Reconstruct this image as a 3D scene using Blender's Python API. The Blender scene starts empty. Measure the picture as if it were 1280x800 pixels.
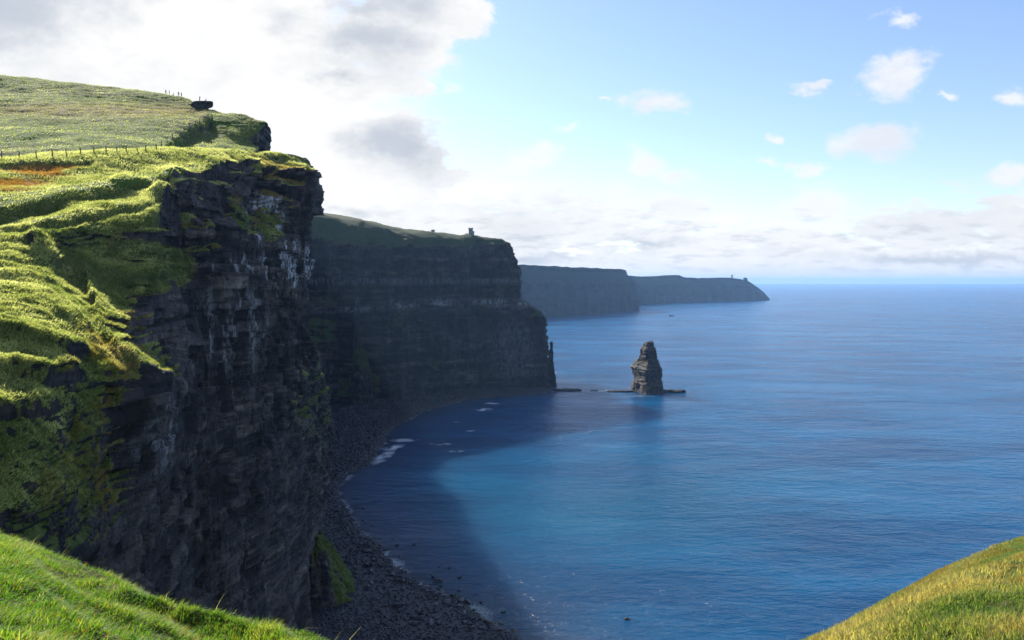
import bpy, bmesh, math, random
import numpy as np
from mathutils import Vector, Matrix

C = bpy.context.scene.collection
sc = bpy.context.scene
R = math.radians
random.seed(7)
rng = np.random.default_rng(11)

# ------------------------------------------------------------------ camera
F = 950.0; CAM = np.array([0.0, 0.0, 140.0]); HOR = 351.0; PITCH = math.atan((400 - HOR) / F)
cd = bpy.data.cameras.new('camera'); cam = bpy.data.objects.new('camera', cd); C.objects.link(cam)
cam.location = CAM; cam.rotation_euler = (math.pi / 2 - PITCH, 0, 0)
cd.sensor_width = 36; cd.lens = F / 1280 * 36; cd.clip_start = 0.1; cd.clip_end = 200000
sc.camera = cam

def P(px, py, Y):
    """world point of a picture position (1280x800) at distance Y"""
    dx = (px - 640) / F; dy = (400 - py) / F
    d = np.array([dx, math.cos(PITCH) + dy * math.sin(PITCH), -math.sin(PITCH) + dy * math.cos(PITCH)])
    return CAM + d * (Y / d[1])

def project(p):
    q = p - CAM
    fy = q[..., 1] * math.cos(PITCH) - q[..., 2] * math.sin(PITCH)
    uy = q[..., 1] * math.sin(PITCH) + q[..., 2] * math.cos(PITCH)
    fy = np.where(fy < .1, .1, fy)
    return 640 + F * q[..., 0] / fy, 400 - F * uy / fy

# ------------------------------------------------------------------ light
SUN_AZ, SUN_EL = R(-35), R(33)        # azimuth from +Y towards +X
sdir = Vector((math.sin(SUN_AZ) * math.cos(SUN_EL), math.cos(SUN_AZ) * math.cos(SUN_EL), math.sin(SUN_EL)))
ld = bpy.data.lights.new('sun', 'SUN'); sun = bpy.data.objects.new('sun', ld); C.objects.link(sun)
ld.energy = 4.8; ld.angle = R(0.53); ld.color = (1.0, 0.93, 0.8)
sun.rotation_euler = (-sdir).to_track_quat('-Z', 'Y').to_euler()
sc.view_settings.view_transform = 'Standard'; sc.view_settings.look = 'None'
sc.view_settings.exposure = 1.0; sc.view_settings.gamma = 1.0
sc.view_settings.use_curve_mapping = False
sc.cycles.volume_bounces = 1
sc.cycles.max_bounces = 6

# ------------------------------------------------------------------ node helpers
class NT:
    def __init__(s, nt): s.nt = nt; s.n = nt.nodes; s.l = nt.links
    def new(s, t, **k):
        n = s.n.new(t)
        for a, b in k.items(): setattr(n, a, b)
        return n
    def put(s, inp, v):
        if isinstance(v, bpy.types.NodeSocket): s.l.new(v, inp)
        elif v is not None:
            try: inp.default_value = v
            except Exception: inp.default_value = (*v, 1.0)
    def math(s, op, a, b=None, c=None, clamp=False):
        n = s.new('ShaderNodeMath', operation=op); n.use_clamp = clamp
        s.put(n.inputs[0], a)
        if b is not None: s.put(n.inputs[1], b)
        if c is not None: s.put(n.inputs[2], c)
        return n.outputs[0]
    def noise(s, vec, scale, detail=4, rough=.55, dist=0.0):
        n = s.new('ShaderNodeTexNoise'); s.put(n.inputs['Vector'], vec)
        n.inputs['Scale'].default_value = scale; n.inputs['Detail'].default_value = detail
        n.inputs['Roughness'].default_value = rough; n.inputs['Distortion'].default_value = dist
        return n.outputs[0]
    def map(s, vec, scale=(1, 1, 1), rot=(0, 0, 0), loc=(0, 0, 0)):
        n = s.new('ShaderNodeMapping'); s.put(n.inputs[0], vec)
        n.inputs['Scale'].default_value = scale; n.inputs['Rotation'].default_value = rot; n.inputs['Location'].default_value = loc
        return n.outputs[0]
    def ss(s, v, a, b, lo=0.0, hi=1.0):
        n = s.new('ShaderNodeMapRange', interpolation_type='SMOOTHSTEP'); s.put(n.inputs[0], v)
        n.inputs[1].default_value = a; n.inputs[2].default_value = b; n.inputs[3].default_value = lo; n.inputs[4].default_value = hi
        return n.outputs[0]
    def mix(s, f, a, b, mode='MIX'):
        n = s.new('ShaderNodeMix', data_type='RGBA', blend_type=mode)
        s.put(n.inputs[0], f); s.put(n.inputs[6], a); s.put(n.inputs[7], b)
        return n.outputs[2]
    def bump(s, h, dist, strength=1.0, normal=None):
        n = s.new('ShaderNodeBump'); s.put(n.inputs['Height'], h)
        n.inputs['Distance'].default_value = dist; n.inputs['Strength'].default_value = strength
        if normal is not None: s.l.new(normal, n.inputs['Normal'])
        return n.outputs[0]

def material(name):
    m = bpy.data.materials.new(name); m.use_nodes = True
    m.node_tree.nodes.clear(); t = NT(m.node_tree)
    out = t.new('ShaderNodeOutputMaterial')
    return m, t, out

def principled(t, base, rough=.9, normal=None, spec=.3, ior=None, metal=0):
    b = t.new('ShaderNodeBsdfPrincipled'); t.put(b.inputs['Base Color'], base)
    t.put(b.inputs['Roughness'], rough); b.inputs['Specular IOR Level'].default_value = spec
    b.inputs['Metallic'].default_value = metal
    if ior: b.inputs['IOR'].default_value = ior
    if normal is not None: t.l.new(normal, b.inputs['Normal'])
    return b

# ------------------------------------------------------------------ sky
w = bpy.data.worlds.new('World'); sc.world = w; w.use_nodes = True; w.node_tree.nodes.clear()
t = NT(w.node_tree)
wout = t.new('ShaderNodeOutputWorld')
sky = t.new('ShaderNodeTexSky', sky_type='NISHITA'); sky.sun_disc = False
sky.sun_elevation = SUN_EL; sky.sun_rotation = SUN_AZ; sky.altitude = 100
sky.air_density = 1.0; sky.dust_density = 0.4; sky.ozone_density = 1.6
bg1 = t.new('ShaderNodeBackground'); t.l.new(t.mix(1.0, sky.outputs[0], (.93, .935, 1.08, 1), 'MULTIPLY'), bg1.inputs[0]); bg1.inputs[1].default_value = 0.094
tc = t.new('ShaderNodeTexCoord')
sep = t.new('ShaderNodeSeparateXYZ'); t.l.new(tc.outputs['Generated'], sep.inputs[0])
yy = t.math('MAXIMUM', sep.outputs[1], 0.12)
U = t.math('DIVIDE', sep.outputs[0], yy); V = t.math('DIVIDE', sep.outputs[2], yy)
cmb = t.new('ShaderNodeCombineXYZ'); t.l.new(U, cmb.inputs[0]); t.l.new(V, cmb.inputs[1]); t.l.new(sep.outputs[1], cmb.inputs[2])
uv = cmb.outputs[0]
wn = t.new('ShaderNodeTexNoise'); t.l.new(t.map(uv, (9, 14, 1)), wn.inputs['Vector']); wn.inputs['Scale'].default_value = 1.0; wn.inputs['Detail'].default_value = 6; wn.inputs['Roughness'].default_value = .62
wsep = t.new('ShaderNodeSeparateColor'); t.l.new(wn.outputs['Color'], wsep.inputs[0])
Uw = t.math('ADD', U, t.math('MULTIPLY', t.math('SUBTRACT', wsep.outputs[0], .5), .16)); Vw = t.math('ADD', V, t.math('MULTIPLY', t.math('SUBTRACT', wsep.outputs[1], .5), .075))
def cn(k, detail, off=(0, 0, 0), rough=.58, dist=0.0, ky=1.6):
    return t.noise(t.map(uv, (k, k * ky, 1), loc=off), 1.0, detail, rough, dist)
def tan_uv(px, py):
    q = P(px, py, 1.0) - CAM
    return q[0], q[2]
def blob(px, py, a, b):
    u0, v0 = tan_uv(px, py)
    x = t.math('MULTIPLY', t.math('SUBTRACT', Uw, u0), F / a)
    y = t.math('MULTIPLY', t.math('SUBTRACT', Vw, v0), F / b)
    d = t.math('SQRT', t.math('ADD', t.math('MULTIPLY', x, x), t.math('MULTIPLY', y, y)))
    return t.math('SUBTRACT', 1.0, d)
def union(lst, start=-1.0):
    v = start
    for it in lst:
        g = blob(*it[:4])
        if len(it) > 4: g = t.math('SUBTRACT', g, it[4])
        v = t.math('MAXIMUM', v, g)
    return v
big = [(150, 20, 420, 150), (0, 120, 330, 160), (300, 110, 260, 110), (480, 40, 115, 62), (575, 22, 55, 30), (520, 102, 42, 24, .25),
       (470, 185, 105, 66), (440, 255, 130, 50), (565, 216, 62, 20, .1), (520, 290, 190, 44), (-260, 60, 420, 330)]
bank = [(700, 272, 180, 40), (620, 300, 210, 44), (840, 262, 62, 30, .0), (880, 300, 200, 32, .0), (1010, 303, 170, 26, .05), (1150, 284, 130, 34, .0), (1265, 276, 110, 50),
        (1000, 333, 700, 30, -.3), (1500, 280, 260, 60)]
small = [(665, 200, 52, 17, .05), (700, 165, 40, 12, .4), (820, 130, 52, 23, .12), (800, 208, 36, 24, 0), (835, 222, 62, 20, .15),
         (1025, 256, 56, 27, -.1), (1100, 180, 50, 26, -.02), (1124, 92, 46, 34, .0), (1128, 20, 26, 14, .15),
         (966, 171, 18, 9, .05), (1022, 212, 36, 15, .1), (960, 205, 60, 10, .45), (1275, 124, 28, 15, .05), (1275, 222, 50, 18, .05), (1195, 118, 14, 10, .3),
         (1020, 113, 22, 9, .4), (760, 125, 22, 8, .3), (1430, 150, 90, 40), (1600, 60, 160, 60)]
n1 = cn(7.0, 8, (3.1, 1.7, 0)); n2 = cn(22.0, 7, (9.2, 4.4, 0), .6)
nn = t.math('ADD', t.math('MULTIPLY', t.math('SUBTRACT', n1, .5), 2.0), t.math('MULTIPLY', t.math('SUBTRACT', n2, .5), 1.1))
nb = t.math('ADD', t.math('MULTIPLY', t.math('SUBTRACT', n2, .5), 2.6), t.math('MULTIPLY', t.math('SUBTRACT', n1, .5), .8))
dbig = t.math('ADD', union(big), t.math('MULTIPLY', nn, .55))
nbk = cn(16.0, 8, (1.2, 6.0, 0), .6, 0.0, 3.6)
dbank = t.math('ADD', union(bank), t.math('MULTIPLY', t.math('SUBTRACT', nbk, .5), 2.1))
dsmall = t.math('ADD', union(small), t.math('MULTIPLY', nb, .6))
gen = t.noise(t.map(tc.outputs['Generated'], (2.2, 2.2, 5.0)), 1.0, 7, .6)
side = t.ss(sep.outputs[1], .5, .15)
gmask = t.math('MULTIPLY', t.ss(gen, .50, .66), side)
m1 = t.ss(dbig, -.04, .30); m2 = t.ss(dbank, -.05, .5, 0, .97); m3 = t.ss(dsmall, -.12, .7, 0, .88)
above = t.ss(sep.outputs[2], 0.0, .012)
mask = t.math('MAXIMUM', t.math('MAXIMUM', m1, m2), t.math('MAXIMUM', m3, gmask))
mask = t.math('MAXIMUM', mask, t.ss(V, .035, .0, 0, .93))
# cloud thickness: thick undersides grey, rims bright
greyb = [(500, 178, 62, 34), (450, 40, 90, 44), (20, 10, 190, 60), (420, 95, 60, 20, .3), (640, 316, 130, 12, .2), (800, 300, 90, 10, .2), (1180, 322, 200, 12, .2), (470, 10, 100, 30), (430, 268, 60, 14, .3), (540, 318, 90, 12, .3)]
gb = t.ss(t.math('ADD', union(greyb), t.math('MULTIPLY', nn, .75)), -.25, .95, 0, .8)
bk = t.math('MULTIPLY', t.ss(cn(20.0, 7, (5.0, 2.35, 0), .6, 0, 4.5), .48, .68, 0, .5), t.ss(V, .13, .05))
thick = t.math('MAXIMUM', gb, bk)
glow = t.ss(blob(230, 120, 620, 420), 0.0, .85)
cl_w = t.mix(glow, (0.485, 0.49, 0.50, 1), (0.53, 0.525, 0.515, 1))
cl_w = t.mix(t.ss(t.noise(t.map(uv, (6, 11, 1), loc=(2.2, 5.5, 0)), 1.0, 7, .62), .42, .68, 0, .55), cl_w, (.37, .385, .41, 1))
cl = t.mix(thick, cl_w, (0.25, 0.28, 0.33, 1))
cl = t.mix(t.ss(V, .03, .0, 0, .7), cl, (.36, .40, .45, 1))
bg2 = t.new('ShaderNodeBackground'); t.l.new(cl, bg2.inputs[0]); bg2.inputs[1].default_value = 1.0
mx = t.new('ShaderNodeMixShader'); t.put(mx.inputs[0], mask); t.l.new(bg1.outputs[0], mx.inputs[1]); t.l.new(bg2.outputs[0], mx.inputs[2])
t.l.new(mx.outputs[0], wout.inputs[0])

# ------------------------------------------------------------------ tags and mesh helpers
def tag(o, label=None, cat=None, group=None, kind=None):
    if label: o['label'] = label
    if cat: o['category'] = cat
    if group: o['group'] = group
    if kind: o['kind'] = kind
    return o
def link(name, me, mat=None, parent=None):
    o = bpy.data.objects.new(name, me); C.objects.link(o)
    if mat is not None and len(me.materials) == 0: me.materials.append(mat)
    if parent is not None: o.parent = parent
    return o
def empty(name, loc, rz=0):
    o = bpy.data.objects.new(name, None); C.objects.link(o); o.location = loc; o.rotation_euler = (0, 0, rz)
    o.empty_display_size = .5
    return o
def mesh_np(name, verts, faces, attrs=None, smooth=True):
    """verts (n,3); faces (m,k)"""
    me = bpy.data.meshes.new(name); k = faces.shape[1]; m = len(faces)
    me.vertices.add(len(verts)); me.vertices.foreach_set('co', np.ascontiguousarray(verts, dtype=np.float32).ravel())
    me.loops.add(m * k); me.loops.foreach_set('vertex_index', np.ascontiguousarray(faces, dtype=np.int32).ravel())
    me.polygons.add(m); me.polygons.foreach_set('loop_start', np.arange(0, m * k, k, dtype=np.int32))
    me.polygons.foreach_set('use_smooth', np.full(m, smooth))
    me.update(calc_edges=True)
    if attrs is not None:
        a = me.color_attributes.new('cover', 'FLOAT_COLOR', 'POINT')
        a.data.foreach_set('color', np.ascontiguousarray(attrs, dtype=np.float32).ravel())
    return me
def grid_faces(nu, nv):
    i = np.arange(nu - 1)[:, None] * nv + np.arange(nv - 1)[None, :]
    return np.stack([i, i + nv, i + nv + 1, i + 1], -1).reshape(-1, 4)
def bm_obj(name, bm, mat, parent=None, smooth=False):
    me = bpy.data.meshes.new(name); bm.to_mesh(me); bm.free()
    for p in me.polygons: p.use_smooth = smooth
    return link(name, me, mat, parent)

# ------------------------------------------------------------------ numpy noise
def _h(ix, iy, iz, seed):
    n = (ix.astype(np.int64) * 374761393 + iy.astype(np.int64) * 668265263 + iz.astype(np.int64) * 1274126177 + seed * 974711) & 0xffffffff
    n = ((n ^ (n >> 13)) * 1103515245) & 0xffffffff
    n = ((n ^ (n >> 16)) * 2246822519) & 0xffffffff
    return ((n ^ (n >> 15)) & 0xffffff).astype(np.float32) / 16777215.0
def hsh(a, b=0, c=0, seed=0):
    a = np.asarray(a); return _h(a, np.asarray(b) + 0 * a, np.asarray(c) + 0 * a, seed)
def vnoise(x, y, z, seed=0):
    ix, iy, iz = np.floor(x), np.floor(y), np.floor(z)
    fx, fy, fz = x - ix, y - iy, z - iz
    fx = fx * fx * (3 - 2 * fx); fy = fy * fy * (3 - 2 * fy); fz = fz * fz * (3 - 2 * fz)
    ix, iy, iz = ix.astype(np.int64), iy.astype(np.int64), iz.astype(np.int64)
    def L(a, b, f): return a + (b - a) * f
    a = L(_h(ix, iy, iz, seed), _h(ix + 1, iy, iz, seed), fx); b = L(_h(ix, iy + 1, iz, seed), _h(ix + 1, iy + 1, iz, seed), fx)
    c = L(_h(ix, iy, iz + 1, seed), _h(ix + 1, iy, iz + 1, seed), fx); d = L(_h(ix, iy + 1, iz + 1, seed), _h(ix + 1, iy + 1, iz + 1, seed), fx)
    return L(L(a, b, fy), L(c, d, fy), fz) * 2 - 1
def fbm(x, y, z, seed=0, octv=4, gain=.5):
    s = 0; a = 1.0; tot = 0
    for i in range(octv):
        s = s + a * vnoise(x, y, z, seed + i * 17); tot += a; a *= gain
        x = x * 2.03 + 5.1; y = y * 2.03 + 1.7; z = z * 2.03 + 9.2
    return s / tot
def ridged(x, y, z, seed=0, octv=4):
    s = 0; a = 1.0; tot = 0
    for i in range(octv):
        s = s + a * (1 - np.abs(vnoise(x, y, z, seed + i * 31))); tot += a; a *= .5
        x = x * 2.1 + 3.3; y = y * 2.1; z = z * 2.1 + 1.1
    return s / tot
def sstep(x, a, b):
    q = np.clip((x - a) / (b - a), 0, 1); return q * q * (3 - 2 * q)

def catmull(ctrl, subs):
    """interpolate along axis 0, subs[i] samples in segment i"""
    n = len(ctrl); out = []
    for i in range(n - 1):
        p1, p2 = ctrl[i], ctrl[i + 1]
        p0 = ctrl[i - 1] if i > 0 else 2 * p1 - p2
        p3 = ctrl[i + 2] if i + 2 < n else 2 * p2 - p1
        tt = (np.arange(subs[i]) / subs[i]).reshape((-1,) + (1,) * p1.ndim)
        # limit tangents for uneven spacing
        d = p2 - p1; L = np.linalg.norm(d, axis=-1, keepdims=True) + 1e-9
        m1 = (p2 - p0) / 2; m2 = (p3 - p1) / 2
        l1 = np.linalg.norm(m1, axis=-1, keepdims=True) + 1e-9; l2 = np.linalg.norm(m2, axis=-1, keepdims=True) + 1e-9
        m1 = m1 * np.minimum(1, 1.3 * L / l1); m2 = m2 * np.minimum(1, 1.3 * L / l2)
        t2, t3 = tt * tt, tt * tt * tt
        out.append((2 * t3 - 3 * t2 + 1) * p1 + (t3 - 2 * t2 + tt) * m1 + (-2 * t3 + 3 * t2) * p2 + (t3 - t2) * m2)
    out.append(ctrl[-1:].copy())
    return np.concatenate(out, 0)
def grid_normals(p, flip):
    du = np.gradient(p, axis=0); dv = np.gradient(p, axis=1)
    n = np.cross(du, dv); n /= (np.linalg.norm(n, axis=-1, keepdims=True) + 1e-9)
    return -n if flip else n
def blur(a, k):
    for ax in (0, 1):
        pad = [(0, 0)] * a.ndim; pad[ax] = (k, k)
        b = np.pad(a, pad, mode='edge'); c = np.cumsum(b, axis=ax)
        c = np.concatenate([np.zeros_like(np.take(c, [0], axis=ax)), c], axis=ax)
        n = a.shape[ax]
        hi = np.take(c, np.arange(2 * k + 1, 2 * k + 1 + n), axis=ax); lo = np.take(c, np.arange(0, n), axis=ax)
        a = (hi - lo) / (2 * k + 1)
    return a

def strata(z, s, th, wd, seed):
    i = np.floor(z / th).astype(np.int64)
    j = np.floor(s / (wd * (0.6 + .9 * hsh(i, 3, 1, seed))) + hsh(i, 0, 0, seed) * 9).astype(np.int64)
    return hsh(i, j, 5, seed) * .6 + hsh(i, 9, 9, seed) * .4

# ------------------------------------------------------------------ land material
def land_material(name, grass_k=1.0, rockscale=1.0, rock_k=1.0):
    m, t, out = material(name)
    geo = t.new('ShaderNodeNewGeometry'); pos = geo.outputs['Position']
    at = t.new('ShaderNodeAttribute'); at.attribute_name = 'cover'
    sp = t.new('ShaderNodeSeparateColor'); t.l.new(at.outputs['Color'], sp.inputs[0])
    g, pale, rust = sp.outputs[0], sp.outputs[1], sp.outputs[2]; lush = at.outputs['Alpha']
    k = rockscale
    # rock
    warp = t.noise(pos, .03 / k, 3)
    zs = t.new('ShaderNodeSeparateXYZ'); t.l.new(pos, zs.inputs[0])
    zz = t.math('ADD', zs.outputs[2], t.math('MULTIPLY', warp, 8 * k))
    zv = t.new('ShaderNodeCombineXYZ'); t.l.new(zz, zv.inputs[2]); t.l.new(t.math('MULTIPLY', zs.outputs[0], .05), zv.inputs[0]); t.l.new(t.math('MULTIPLY', zs.outputs[1], .05), zv.inputs[1])
    band = t.noise(zv.outputs[0], .55 / k, 5, .7)
    blot = t.noise(pos, .16 / k, 6, .65)
    streak = t.noise(t.map(pos, (1, 1, .14)), .5 / k, 5, .65)
    rock = t.mix(t.ss(band, .38, .66), (.026, .025, .027, 1), (.165, .138, .110, 1))
    rock = t.mix(t.ss(blot, .42, .62), rock, (.050, .040, .034, 1))
    rock = t.mix(t.math('MULTIPLY', t.ss(streak, .54, .68), .3), rock, (.17, .15, .13, 1))
    fn = t.noise(pos, 1.7 / k, 6, .7)
    rock = t.mix(t.ss(fn, .35, .7, .0, .75), t.mix(.5, rock, (.02, .02, .024, 1)), rock)
    crack = t.noise(t.map(pos, (1, 1, .5)), .75 / k, 7, .75, .8)
    rock = t.mix(t.ss(crack, .50, .40, 0, .8), rock, (.008, .008, .010, 1))
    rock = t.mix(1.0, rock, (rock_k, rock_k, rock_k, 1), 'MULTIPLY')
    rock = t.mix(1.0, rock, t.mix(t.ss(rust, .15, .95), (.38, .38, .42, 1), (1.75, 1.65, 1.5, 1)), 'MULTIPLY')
    pal = t.math('MULTIPLY', pale, t.ss(t.noise(t.map(pos, (1, 1, .3)), .9 / k, 5, .7), .42, .58), clamp=True)
    rock = t.mix(pal, rock, (.46 * rock_k, .46 * rock_k, .46 * rock_k, 1))
    # grass
    a = t.noise(pos, .045, 5, .6); b = t.noise(pos, .8, 5, .7); c = t.noise(t.map(pos, (1, 1, 1)), 5.0, 3, .7)
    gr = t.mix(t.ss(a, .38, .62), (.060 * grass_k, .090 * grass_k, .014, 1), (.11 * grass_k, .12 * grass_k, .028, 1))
    gr = t.mix(t.ss(b, .48, .66, 0, .55), gr, (.17 * grass_k, .155 * grass_k, .055, 1))
    gr = t.mix(t.ss(b, .52, .34, 0, .7), gr, (.030, .048, .010, 1))
    gr = t.mix(t.ss(c, .50, .70, 0, .35), gr, (.055, .07, .02, 1))
    gr = t.mix(t.math('MULTIPLY', lush, t.ss(c, .7, .3, .6, 1.0)), gr, (.055 * grass_k, .115 * grass_k, .008, 1))
    ru = t.math('MULTIPLY', rust, t.ss(b, .40, .58), clamp=True)
    gr = t.mix(ru, gr, (.27, .11, .03, 1))
    col = t.mix(t.ss(t.math('ADD', g, t.math('MULTIPLY', t.math('SUBTRACT', fn, .5), .9)), .35, .65), rock, gr)
    hr = t.math('ADD', t.math('MULTIPLY', band, 1.5), t.math('ADD', t.math('MULTIPLY', fn, .6), t.math('MULTIPLY', streak, .15)))
    hg = t.math('ADD', t.math('MULTIPLY', b, .5), t.math('MULTIPLY', c, .16))
    h = t.new('ShaderNodeMix', data_type='FLOAT'); t.put(h.inputs[0], g); t.put(h.inputs[2], hr); t.put(h.inputs[3], hg)
    nrm = t.bump(h.outputs[0], 1.1 * k, .9)
    bs = principled(t, col, t.ss(g, 0, 1, .72, .95), nrm, .25)
    tr = t.new('ShaderNodeBsdfTranslucent'); t.put(tr.inputs[0], t.mix(.5, gr, (.25, .30, .03, 1))); t.l.new(nrm, tr.inputs['Normal'])
    t.l.new(bs.outputs[0], out.inputs[0])
    return m

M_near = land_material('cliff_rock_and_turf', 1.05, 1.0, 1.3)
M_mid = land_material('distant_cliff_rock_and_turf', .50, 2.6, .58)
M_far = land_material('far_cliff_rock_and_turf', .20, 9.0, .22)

def build_loft(name, ctrl, su, sv, mat, flip, seed, steep=(.38, .66), big=(28, 3.0), med=(8, .9), fine=(1.8, .22),
               st=((6, 9, 1.8), (1.9, 4, .9), (.62, 1.7, .38)), gully=(18, 3.0), amp=None, paint=None, pre=None, kind='structure', rockz=None):
    """ctrl: (nu, nv, 3) control net; returns object, points, normals, cover"""
    q = catmull(np.array(ctrl, float), su)
    q = np.swapaxes(catmull(np.swapaxes(q, 0, 1), sv), 0, 1)
    if pre is not None: pre(q)
    nb_ = grid_normals(blur(q, 3), flip)
    x, y, z = q[..., 0], q[..., 1], q[..., 2]
    rock = 1 - sstep(nb_[..., 2] + .26 * fbm(x / 9, y / 9, z / 9, seed + 3, 5), *steep)
    if rockz is not None: rock = np.clip(rock + rockz(q), 0, 1)
    # arc length along the coast
    ds = np.linalg.norm(np.diff(q[..., :2], axis=0), axis=-1).mean(axis=1); s = np.concatenate([[0], np.cumsum(ds)])[:, None] + 0 * x
    A = 1.0 if amp is None else amp(q)
    hn = nb_.copy(); hn[..., 2] *= .25; hn /= np.linalg.norm(hn, axis=-1, keepdims=True) + 1e-9
    # grass relief
    g_d = big[1] * fbm(x / big[0], y / big[0], z / big[0], seed, 4) + med[1] * fbm(x / med[0], y / med[0], z / med[0], seed + 5, 4)
    g_d = g_d + fine[1] * ridged(x / fine[0], y / fine[0], z / fine[0], seed + 9, 3)
    # rock relief
    zz = z + 3.0 * fbm(x / 60, y / 60, z / 300, seed + 21, 2); ss = s + 2.0 * fbm(x / 9, y / 9, z / 9, seed + 23, 3)
    r_d = gully[1] * 2 * (ridged(s / gully[0], z / (gully[0] * 6), 0 * z, seed + 31, 4) - .6)
    for k, (th, wd, a) in enumerate(st): r_d = r_d + a * (strata(zz + .25 * th * fbm(x / (2 * th), y / (2 * th), z / (2 * th), seed + 40 + k, 2), ss, th, wd, seed + k) - .5) * 1.3
    r_d = r_d + .35 * med[1] * fbm(x / 3, y / 3, z / 3, seed + 50, 4)
    q2 = q + nb_ * (g_d * (1 - rock) * A)[..., None] + hn * (r_d * rock * A)[..., None]
    n2 = grid_normals(blur(q2, 1), flip)
    gfac = np.clip((1 - rock) * 1.0 + .5 * sstep(n2[..., 2], .55, .8) * (1 - .3 * rock), 0, 1)
    gfac = gfac * sstep(n2[..., 2], .10, .42)
    cov = np.zeros(q.shape[:2] + (4,), np.float32); cov[..., 0] = gfac
    if paint: paint(q2, n2, cov, rock)
    tone = .5 * strata(zz, ss, st[1][0], st[1][1], seed + 1) + .35 * strata(zz, ss, st[2][0], st[2][1], seed + 2) + .15 * strata(zz, ss, st[0][0], st[0][1], seed)
    tone = np.clip((tone - .5) * 1.5 + .42 + .35 * fbm(x / 11, y / 11, z / 22, seed + 61, 3), 0, 1)
    cov[..., 2] = np.where(cov[..., 0] < .5, tone, cov[..., 2])
    nu, nv = q.shape[:2]
    f = grid_faces(nu, nv)
    if flip: f = f[:, ::-1]
    me = mesh_np(name, q2.reshape(-1, 3), f, cov.reshape(-1, 4))
    o = link(name, me, mat); tag(o, kind=kind)
    return o, q2, n2, cov

# ------------------------------------------------------------------ near headland
A_cols = [
 [(-330,260,190),(-300,199,150),(-300,252,120),(-300,275,108),(-300,287,105),(-300,300,94),(-300,350,76),(-300,430,58),(-300,510,48),(-300,590,44),(-300,700,42),(-300,900,42),(-300,1500,44)],
 [(-130,255,195),(-110,198,154),(-110,244,128),(-110,267,115),(-110,279,112),(-110,291,104),(-110,345,84),(-110,425,64),(-110,505,54),(-110,585,50),(-110,690,47),(-110,860,47),(-110,1500,50)],
 [(0,250,200),(0,197,158),(0,238,133),(0,261,120),(0,273,117),(0,284,110),(0,338,92),(0,415,72),(0,490,62),(0,585,56),(0,690,53),(0,850,53),(0,1450,58)],
 [(70,245,205),(70,193,165),(70,228,142),(70,247,128),(70,257,125),(70,277,114),(62,318,106),(55,390,82),(60,480,68),(62,590,61),(66,700,58),(70,860,60),(70,1400,66)],
 [(130,240,212),(130,190,172),(130,220,150),(130,236,138),(130,246,135),(122,275,121),(104,345,111),(98,395,88),(112,470,77),(110,590,70),(112,700,68),(118,860,70),(125,1350,78)],
 [(200,236,222),(195,188,184),(198,212,163),(200,225,150),(200,235,147),(190,272,130),(165,350,119),(142,424,95),(196,489,88),(165,590,84),(155,700,85),(165,870,90),(175,1250,100)],
 [(262,236,236),(262,190,202),(256,204,182),(248,216,168),(238,232,160),(212,268,150),(214,340,143),(225,415,139),(228,490,136),(224,590,130),(222,700,132),(232,860,134),(245,1100,144)],
 [(315,236,250),(310,191,220),(303,203,204),(290,212,190),(272,228,178),(262,262,166),(290,306,160),(280,380,156),(280,480,154),(280,590,152),(285,700,154),(298,850,158),(320,1050,170)],
 [(362,240,262),(352,194,232),(345,204,222),(335,214,212),(322,232,205),(312,262,195),(322,316,184),(326,390,182),(330,480,188),(330,590,196),(338,700,204),(355,820,225),(375,960,250)],
 [(392,250,270),(385,203,238),(386,206,235),(388,211,232),(390,222,230),(388,250,226),(380,300,222),(368,385,226),(396,462,270),(406,560,330),(402,640,385),(390,705,360),(405,790,330)],
]
ctrl = [[P(*c) for c in col] for col in A_cols]
last = ctrl[-1]
ctrl.append([p + np.array([-14, 26, -2]) for p in last])
ctrl.append([p + np.array([-60, 60, -4]) for p in last])
A_su = [30, 36, 75, 80, 95, 120, 120, 120, 120, 34, 14]
A_sv = [12, 75, 55, 24, 44, 80, 90, 105, 120, 110, 80, 24]
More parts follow.
